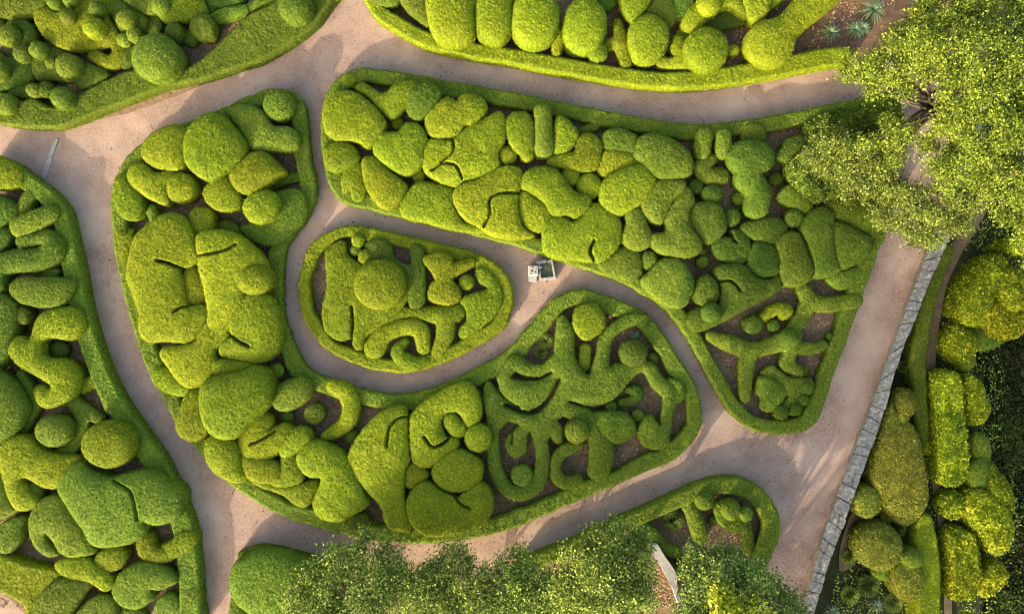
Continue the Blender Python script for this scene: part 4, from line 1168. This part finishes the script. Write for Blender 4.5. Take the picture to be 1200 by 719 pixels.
# soft tufts on the lower ground
def tuft(name, label, x, y, r, h, mat, n=900, z0=-1.0):
    wx, wy = px2w(x, y, z0 + h)
    a = rng.uniform(0, 2 * math.pi, n); rr = r * np.sqrt(rng.uniform(0, 1, n))
    base = np.stack([np.cos(a) * rr * 0.5, np.sin(a) * rr * 0.5, np.zeros(n)], 1)
    tip = np.stack([np.cos(a) * rr, np.sin(a) * rr, h * (1 - 0.5 * (rr / r) ** 2) * rng.uniform(0.6, 1.1, n)], 1)
    side = np.stack([-np.sin(a), np.cos(a), np.zeros(n)], 1) * 0.014
    mid = base * 0.45 + tip * 0.55 + np.array([0, 0, h * 0.22])
    V = np.stack([base - side, base + side, mid + side * 0.9, mid - side * 0.9, tip], 1).reshape(-1, 3)
    i = np.arange(n)[:, None] * 5
    F4 = np.concatenate([i + 0, i + 1, i + 2, i + 3], 1); F3 = np.concatenate([i + 3, i + 2, i + 4], 1)
    o = link(name, mesh_from(name, V, [F4, F3], mat, tone=np.repeat(rng.uniform(0, 1, n), 5)), (wx, wy, z0))
    tag(o, label, 'plant')
tuft('grassy_plant', 'feathery grey-green tuft between the biggest olive ball and the bottom edge', 1022, 690, 0.62, 0.7, TREE['grey'])
tuft('grassy_plant', 'feathery tuft squeezed between biggest olive ball and lower trail hedge', 1056, 622, 0.5, 0.9, TREE['grey'])
tuft('grassy_plant', 'low feathery tuft near the bottom edge between wall and grassy tuft', 1000, 700, 0.5, 0.6, TREE['holm'])
tuft('grassy_plant', 'broad low tuft on the bottom edge left of the lower trail hedge', 1050, 708, 0.55, 0.5, TREE['grey'])
tuft('grassy_plant', 'green tuft hugging the wall beside the two smaller olive balls', 998, 655, 0.4, 0.6, TREE['holm'])
tuft('grassy_plant', 'feathery green tuft against the stone wall top of the lower slope', 1048, 640, 0.35, 0.7, TREE['grey'])
tuft('grassy_plant', 'dark feathery clump between the upper trail hedge and the wall', 1064, 430, 0.35, 0.7, TREE['holm'])
tuft('grassy_plant', 'leafy clump in the small triangle of the horseshoe bed left of the antler', 640, 400, 0.42, 0.5, TREE['holm'], z0=0.0)
tuft('grassy_plant', 'second leafy clump lower in the small triangle left of the antler', 634, 412, 0.34, 0.4, TREE['holm'], z0=0.0)
tuft('grassy_plant', 'dull feathery clump beside the slanting spur hedge at the bottom', 790, 612, 0.55, 0.6, TREE['grey'], 1400, z0=0.0)
tuft('grassy_plant', 'dull feathery clump right of the pale stone at the bottom', 796, 660, 0.6, 0.7, TREE['grey'], 1400, z0=0.0)

# ------------------------------------------------------------------ boundary wall
import bmesh
def wall():
    L = [(1205, -60), (1163, 60), (1130, 155), (1099, 265), (1084, 305), (1064, 358), (1037, 435), (1020, 480), (1000, 532), (975, 601), (960, 646), (942, 719), (925, 780)]
    Rr = [(1228, -60), (1186, 60), (1153, 155), (1122, 265), (1106, 300), (1081, 360), (1057, 420), (1037, 490), (1020, 537), (992, 614), (976, 656), (957, 719), (941, 780)]
    A, B = catmull(L, False, 14), catmull(Rr, False, 14)
    A, B = A + (B - A) * 0.07, B - (B - A) * 0.06
    n = len(A)
    root = bpy.data.objects.new('stone_wall', None); C.objects.link(root)
    root.location = (17.0, 0, -1.0)
    tag(root, 'long weathered stone wall with a lichen-grey top on the right of the gravel', 'wall')
    def loft(name, ring, mat):
        V = np.stack(ring, 1)
        m = V.shape[1]
        V = V.reshape(-1, 3) - np.array([17.0, 0, -1.0])
        a = np.arange(n * m).reshape(n, m)
        Q = np.stack([a[:-1], a[1:], np.roll(a, -1, 1)[1:], np.roll(a, -1, 1)[:-1]], -1).reshape(-1, 4)
        link(name, mesh_from(name, V, [Q, ], mat, smooth=False), parent=root)
    def pt(t, z, off=0.0, jit=0.0):
        q = A + (B - A) * (t + off)
        x, y = px2w(q[:, 0], q[:, 1], 0.5)
        j = rng.normal(0, jit, n) if jit else 0
        return np.stack([x + j, y, np.full(n, z) + (rng.normal(0, jit * 0.8, n) if jit else 0)], 1)
    loft('wall_body', [pt(0.04, -1.0), pt(0.05, 0.38), pt(0.95, 0.38), pt(0.97, -1.2)], MORTAR)
    # rough flat stones bedded along the top, two or three abreast
    V, F = [], []
    sarc = np.concatenate([[0], np.cumsum(np.hypot(*np.diff((A + B) / 2, axis=0).T))])
    L_ = sarc[-1]
    def at(s_, t_):
        a_ = np.array([np.interp(s_, sarc, A[:, 0]), np.interp(s_, sarc, A[:, 1])]); b_ = np.array([np.interp(s_, sarc, B[:, 0]), np.interp(s_, sarc, B[:, 1])])
        return a_ + (b_ - a_) * t_
    s_ = 0.0
    while s_ < L_ - 8:
        ln = rng.uniform(10, 26)
        cuts = [0, rng.uniform(0.35, 0.65), 1] if rng.random() < 0.4 else [0, 1]
        for a_, b_ in zip(cuts[:-1], cuts[1:]):
            s0, s1 = s_ + rng.uniform(0, 0.5), s_ + ln - rng.uniform(0.1, 0.6)
            t0, t1 = a_ + 0.01 + (rng.uniform(-0.05, 0.03) if a_ == 0 else 0), b_ - 0.01 + (rng.uniform(-0.03, 0.05) if b_ == 1 else 0)
            zt = 0.47 + rng.uniform(-0.03, 0.04)
            n_ = 5
            ring = []
            for (cs_, ct_) in ((s0, t0), (s1, t0), (s1, t1), (s0, t1)):
                ring.append(at(cs_, ct_))
            ring = np.array(ring)
            ring = catmull(ring * 0.999, True, 1)
            # octagon: chop the corners
            oct_ = []
            for k in range(4):
                p, q = ring[k], ring[(k + 1) % 4]
                f_ = rng.uniform(0.05, 0.14)
                oct_ += [p + (q - p) * f_, q - (q - p) * f_]
            oct_ = np.array(oct_); c_ = oct_.mean(0)
            base = len(V)
            for zz, kk in ((0.36, 1.0), (zt - 0.02, 1.0), (zt, 0.94)):
                q = c_ + (oct_ - c_) * kk
                x, y = px2w(q[:, 0], q[:, 1], 0.5)
                for m_ in range(8):
                    V.append((x[m_] - 17.0, y[m_], zz + 1.0 + rng.normal(0, 0.006)))
            V.append((float(px2w(c_[0], c_[1], 0.5)[0]) - 17.0, float(px2w(c_[0], c_[1], 0.5)[1]), zt + 1.0 + rng.uniform(0, 0.02)))
            for r_ in range(2):
                for m_ in range(8):
                    F.append((base + r_ * 8 + m_, base + r_ * 8 + (m_ + 1) % 8, base + r_ * 8 + 8 + (m_ + 1) % 8, base + r_ * 8 + 8 + m_))
            for m_ in range(8):
                F.append((base + 16 + m_, base + 16 + (m_ + 1) % 8, base + 24))
        s_ += ln
    me = bpy.data.meshes.new('coping'); me.from_pydata(V, [], F)
    bm = bmesh.new(); bm.from_mesh(me); bmesh.ops.recalc_face_normals(bm, faces=bm.faces); bm.to_mesh(me); bm.free()
    me.materials.append(STONE)
    link('coping', me, parent=root)
wall()

def prism(name, pts, z0, z1, mat, smooth=3, parent=None, origin=None, bev=0.03):
    P = catmull(pts, True, smooth) if smooth else np.array(pts, float)
    x, y = px2w(P[:, 0], P[:, 1], z1)
    cx, cy = (x.mean(), y.mean()) if origin is None else origin
    x, y = x - cx, y - cy
    n = len(x)
    c = np.array([x.mean(), y.mean()])
    def sc(k): return c[0] + (x - c[0]) * k, c[1] + (y - c[1]) * k
    rows = []
    size = max(np.ptp(x), np.ptp(y)) / 2
    for zz, k in ((z0, 1.0), (z1 - bev, 1.0), (z1, 1 - bev / size)):
        a, b = sc(k)
        rows.append(np.stack([a, b, np.full(n, zz)], 1))
    V = np.concatenate(rows)
    a = np.arange(3 * n).reshape(3, n)
    F = []
    for i in range(2):
        for j in range(n):
            F.append((a[i, j], a[i, (j + 1) % n], a[i + 1, (j + 1) % n], a[i + 1, j]))
    F.append(tuple(a[2]))
    me = bpy.data.meshes.new(name)
    me.from_pydata([tuple(v) for v in V], [], F)
    import bmesh
    bm = bmesh.new(); bm.from_mesh(me); bmesh.ops.recalc_face_normals(bm, faces=bm.faces); bm.to_mesh(me); bm.free()
    me.materials.append(mat)
    o = link(name, me, (cx, cy, 0) if origin is None else (0, 0, 0), parent)
    return o
o = prism('low_stone_wall', [(763,640),(766,637),(771,638),(779,651),(787,662),(793,673),(794,687),(799,701),(808,722),(814,740),(806,740),(797,714),(790,692),(783,680),(776,666),(768,655),(763,647)], 0.0, 0.75, PALE)
tag(o, 'pale low stone wall with a rounded end between the bottom edge trees', 'wall')
o = prism('stone_threshold', [(64,164),(68,164),(62,180),(55,206),(49,208),(52,194),(58,178)], -0.02, 0.05, PALE, 2, bev=0.01)
tag(o, 'strip of pale stone crossing the path mouth at the left', 'threshold')

# ------------------------------------------------------------------ stone fountain where the paths meet
fx, fy = px2w(634, 319, 0.0)
fountain = bpy.data.objects.new('stone_fountain', None); C.objects.link(fountain)
fountain.location = (fx, fy, 0)
tag(fountain, 'small pale stone fountain with a mossy square basin on the path above the teardrop bed', 'fountain')
org = (float(fx), float(fy))
def fprism(name, pts, z0, z1, mat, bev=0.02, smooth=0, parent=fountain):
    return prism(name, pts, z0, z1, mat, smooth, parent, org, bev)
import bmesh
def rim():
    outer = [(630.5, 307), (647.5, 303.8), (651.8, 326.5), (632, 328.6)]
    inner = [(633.0, 309), (646.0, 306.2), (648.8, 323.8), (634, 325.4)]
    bm = bmesh.new()
    def ring(pts, z):
        out = []
        for p in pts:
            x, y = px2w(p[0], p[1], 0.45)
            out.append(bm.verts.new((x - org[0], y - org[1], z)))
        return out
    o0, o1, i1, i0 = ring(outer, 0.0), ring(outer, 0.45), ring(inner, 0.45), ring(inner, 0.1)
    for a, b in ((o0, o1), (o1, i1), (i1, i0)):
        for k in range(4):
            bm.faces.new((a[k], a[(k + 1) % 4], b[(k + 1) % 4], b[k]))
    bmesh.ops.recalc_face_normals(bm, faces=bm.faces)
    bmesh.ops.bevel(bm, geom=[e for e in bm.edges if all(v.co.z > 0.4 for v in e.verts)], offset=0.012, segments=2, affect='EDGES')
    me = bpy.data.meshes.new('basin'); bm.to_mesh(me); bm.free()
    me.materials.append(PALE)
    link('basin', me, parent=fountain)
rim()
fprism('water', [(632.6, 308.6), (646.4, 305.8), (649.2, 324.2), (633.6, 325.8)], 0.15, 0.33, WATER, 0.004)
fprism('step', [(619.2, 322.8), (629.4, 322.8), (629.4, 330.2), (619.6, 329.6)], 0.0, 0.22, GREYSTONE)
fprism('back_slab', [(628, 306.5), (640, 304.3), (641, 307.2), (630, 309.8)], 0.0, 0.62, GREYSTONE)
ped = fprism('pedestal', [(619.4, 311), (630.6, 311), (631, 322.6), (619.4, 322.6)], 0.0, 0.85, PALE, 0.03)
for (hx, hy, hr) in ((624.6, 313, 0.035), (623.4, 317.2, 0.05), (627.6, 318.6, 0.045), (622.0, 320.6, 0.028), (628.6, 314.6, 0.025)):  # flat dark discs paint the shade inside the pedestal's holes
    x, y = px2w(hx, hy, 0.85)
    bm = bmesh.new()
    bmesh.ops.create_cone(bm, cap_ends=True, segments=12, radius1=hr, radius2=hr * 0.8, depth=0.006)
    me = bpy.data.meshes.new('hole_shade_disc'); bm.to_mesh(me); bm.free(); me.materials.append(HOLE_SHADE)
    link('hole_shade_disc', me, (x - org[0], y - org[1], 0.854), ped)
SV, SF = tube_mesh([[(*[float(a) - b for a, b in zip(px2w(630.2, 313.2, 0.8), org)], 0.78, 0.035), (*[float(a) - b for a, b in zip(px2w(632.5, 313.1, 0.8), org)], 0.79, 0.035), (*[float(a) - b for a, b in zip(px2w(635.0, 313.0, 0.8), org)], 0.74, 0.028)]], 10)
link('spout', mesh_from('spout', SV, [SF], PALE), parent=fountain)

# ------------------------------------------------------------------ uncountable small stuff
def flat_cards(name, P, size, mat, tilt=0.3, hgt=0.012):
    N = np.tile(np.array([[0, 0, 1.0]]), (len(P), 1))
    V, F = leaf_cards(P, N, size, tilt)
    V[:, 2] = np.maximum(V[:, 2], P[:, 2].repeat(4) - size * 0.2)
    o = link(name, mesh_from(name, V, [F], mat, smooth=False, tone=np.repeat(rng.uniform(0, 1, len(F)), 4))); o['kind'] = 'stuff'
    return o
DRY = foliage_mat('dry_leaves', (0.09, 0.055, 0.028), (0.26, 0.17, 0.09), (0.50, 0.37, 0.20), leaf=3.0, patch=0.8, translucent=0)
LITTER = foliage_mat('dead_leaves', (0.05, 0.028, 0.014), (0.11, 0.062, 0.032), (0.22, 0.14, 0.07), leaf=3.0, patch=0.8, translucent=0)
n = 90000
x = rng.uniform(-20, 1180, n); y = rng.uniform(-10, 740, n)
dn = vnoise(x / 26, y / 26, 21) + 0.8 * vnoise(x / 6, y / 6, 22)
edge = np.full(n, 1e9)
for O in (HS_OUT, TD_OUT, WG_OUT):
    edge = np.minimum(edge, np.abs(sdf_poly(x, y, catmull(O, True, 2)) + 3))
edge = np.minimum(edge, np.abs(wall_u(x, y) + 12))
pr = np.clip(0.02 + 0.10 * np.clip(dn - 0.2, 0, 2) + 0.22 * np.exp(-edge / 3.0), 0, 1)
k = (rng.uniform(0, 1, n) < pr) & (wall_u(x, y) < -8)
wx, wy = px2w(x[k], y[k], 0.0)
o = flat_cards('leaf_litter', np.stack([wx, wy, np.full(k.sum(), 0.012)], 1), 0.042, LITTER)
tag(o, 'scattered dead leaves and crumbs lying over the gravel paths', 'leaf litter')
# thin weeds and dry leaves over the soil of the beds
def inside(P, x, y):
    return sdf_poly(x, y, P) > 8
n = 240000
x = rng.uniform(-20, 1060, n); y = rng.uniform(-10, 740, n)
mk = np.zeros(n, bool)
for O in (HS_OUT, WG_OUT, TD_OUT):
    mk |= inside(catmull(O, True, 2), x, y)
mk |= (x < 240) & (y > 210) & (y < 719) & (inside(np.array([(-30, 188), (45, 212), (88, 310), (122, 440), (205, 575), (240, 719), (-30, 719)], float), x, y))
mk |= inside(np.array([(-30, -20), (390, -20), (335, 50), (200, 105), (70, 140), (-30, 120)], float), x, y)
mk |= inside(np.array([(440, -20), (1100, -20), (1000, 60), (850, 85), (662, 72), (470, 28)], float), x, y)
mk |= inside(np.array([(290, 650), (620, 670), (850, 570), (895, 610), (880, 719), (290, 719)], float), x, y)
dn = vnoise(x / 14, y / 14, 31)
k = mk & (dn > -0.1) & (rng.uniform(0, 1, n) < 0.35)
wx, wy = px2w(x[k], y[k], 0.0)
o = flat_cards('weeds', np.stack([wx, wy, rng.uniform(0.02, 0.07, k.sum())], 1), 0.04, FM['d'], 0.8)
tag(o, 'thin green weeds sprouting on the soil between the clipped shrubs', 'weeds')
k = mk & (dn <= 0.15)
wx, wy = px2w(x[k], y[k], 0.0)
o = flat_cards('dry_leaves', np.stack([wx, wy, rng.uniform(0.012, 0.03, k.sum())], 1), 0.055, DRY, 0.5)
tag(o, 'dry brown leaves covering the soil between the clipped shrubs', 'dry leaves')
# rough growth on the lower ground and along the wall foot
n = 42000
x = rng.uniform(930, 1260, n); y = rng.uniform(-20, 760, n)
u = wall_u(x, y)
k = (u > 14) & (u < 210) & (np.abs(x - np.interp(y, [190, 290, 380, 500, 620, 760], [1170, 1122, 1094, 1091, 1105, 1112])) > 9)
k &= (vnoise(x / 12, y / 12, 41) > -0.45)
zz = -0.92 - 5.0 * np.clip((x - brink(y)) / 110, 0, 1) ** 0.85
kx = S * (1 - zz / CAM_H)
o = flat_cards('undergrowth', np.stack([(x - 600) * kx, -(y - 359.5) * kx, zz + rng.uniform(0, 0.22, n)], 1)[k], 0.06, TREE['holm'], 0.8)
tag(o, 'rough low undergrowth covering the lower ground beyond the stone wall', 'undergrowth')
n = 2600
t = rng.uniform(0, 1, n); y = 290 + 440 * t
x = (1084 - 0.335 * (y - 305)) - np.abs(rng.normal(0, 3.2, n)) + 1
k = vnoise(x / 6, y / 10, 51) > -0.2
wx, wy = px2w(x[k], y[k], 0.0)
o = flat_cards('wall_weeds', np.stack([wx, wy, rng.uniform(0.01, 0.12, k.sum())], 1), 0.035, TREE['grey'], 0.9)
tag(o, 'dry weeds growing along the gravel foot of the stone wall', 'weeds')
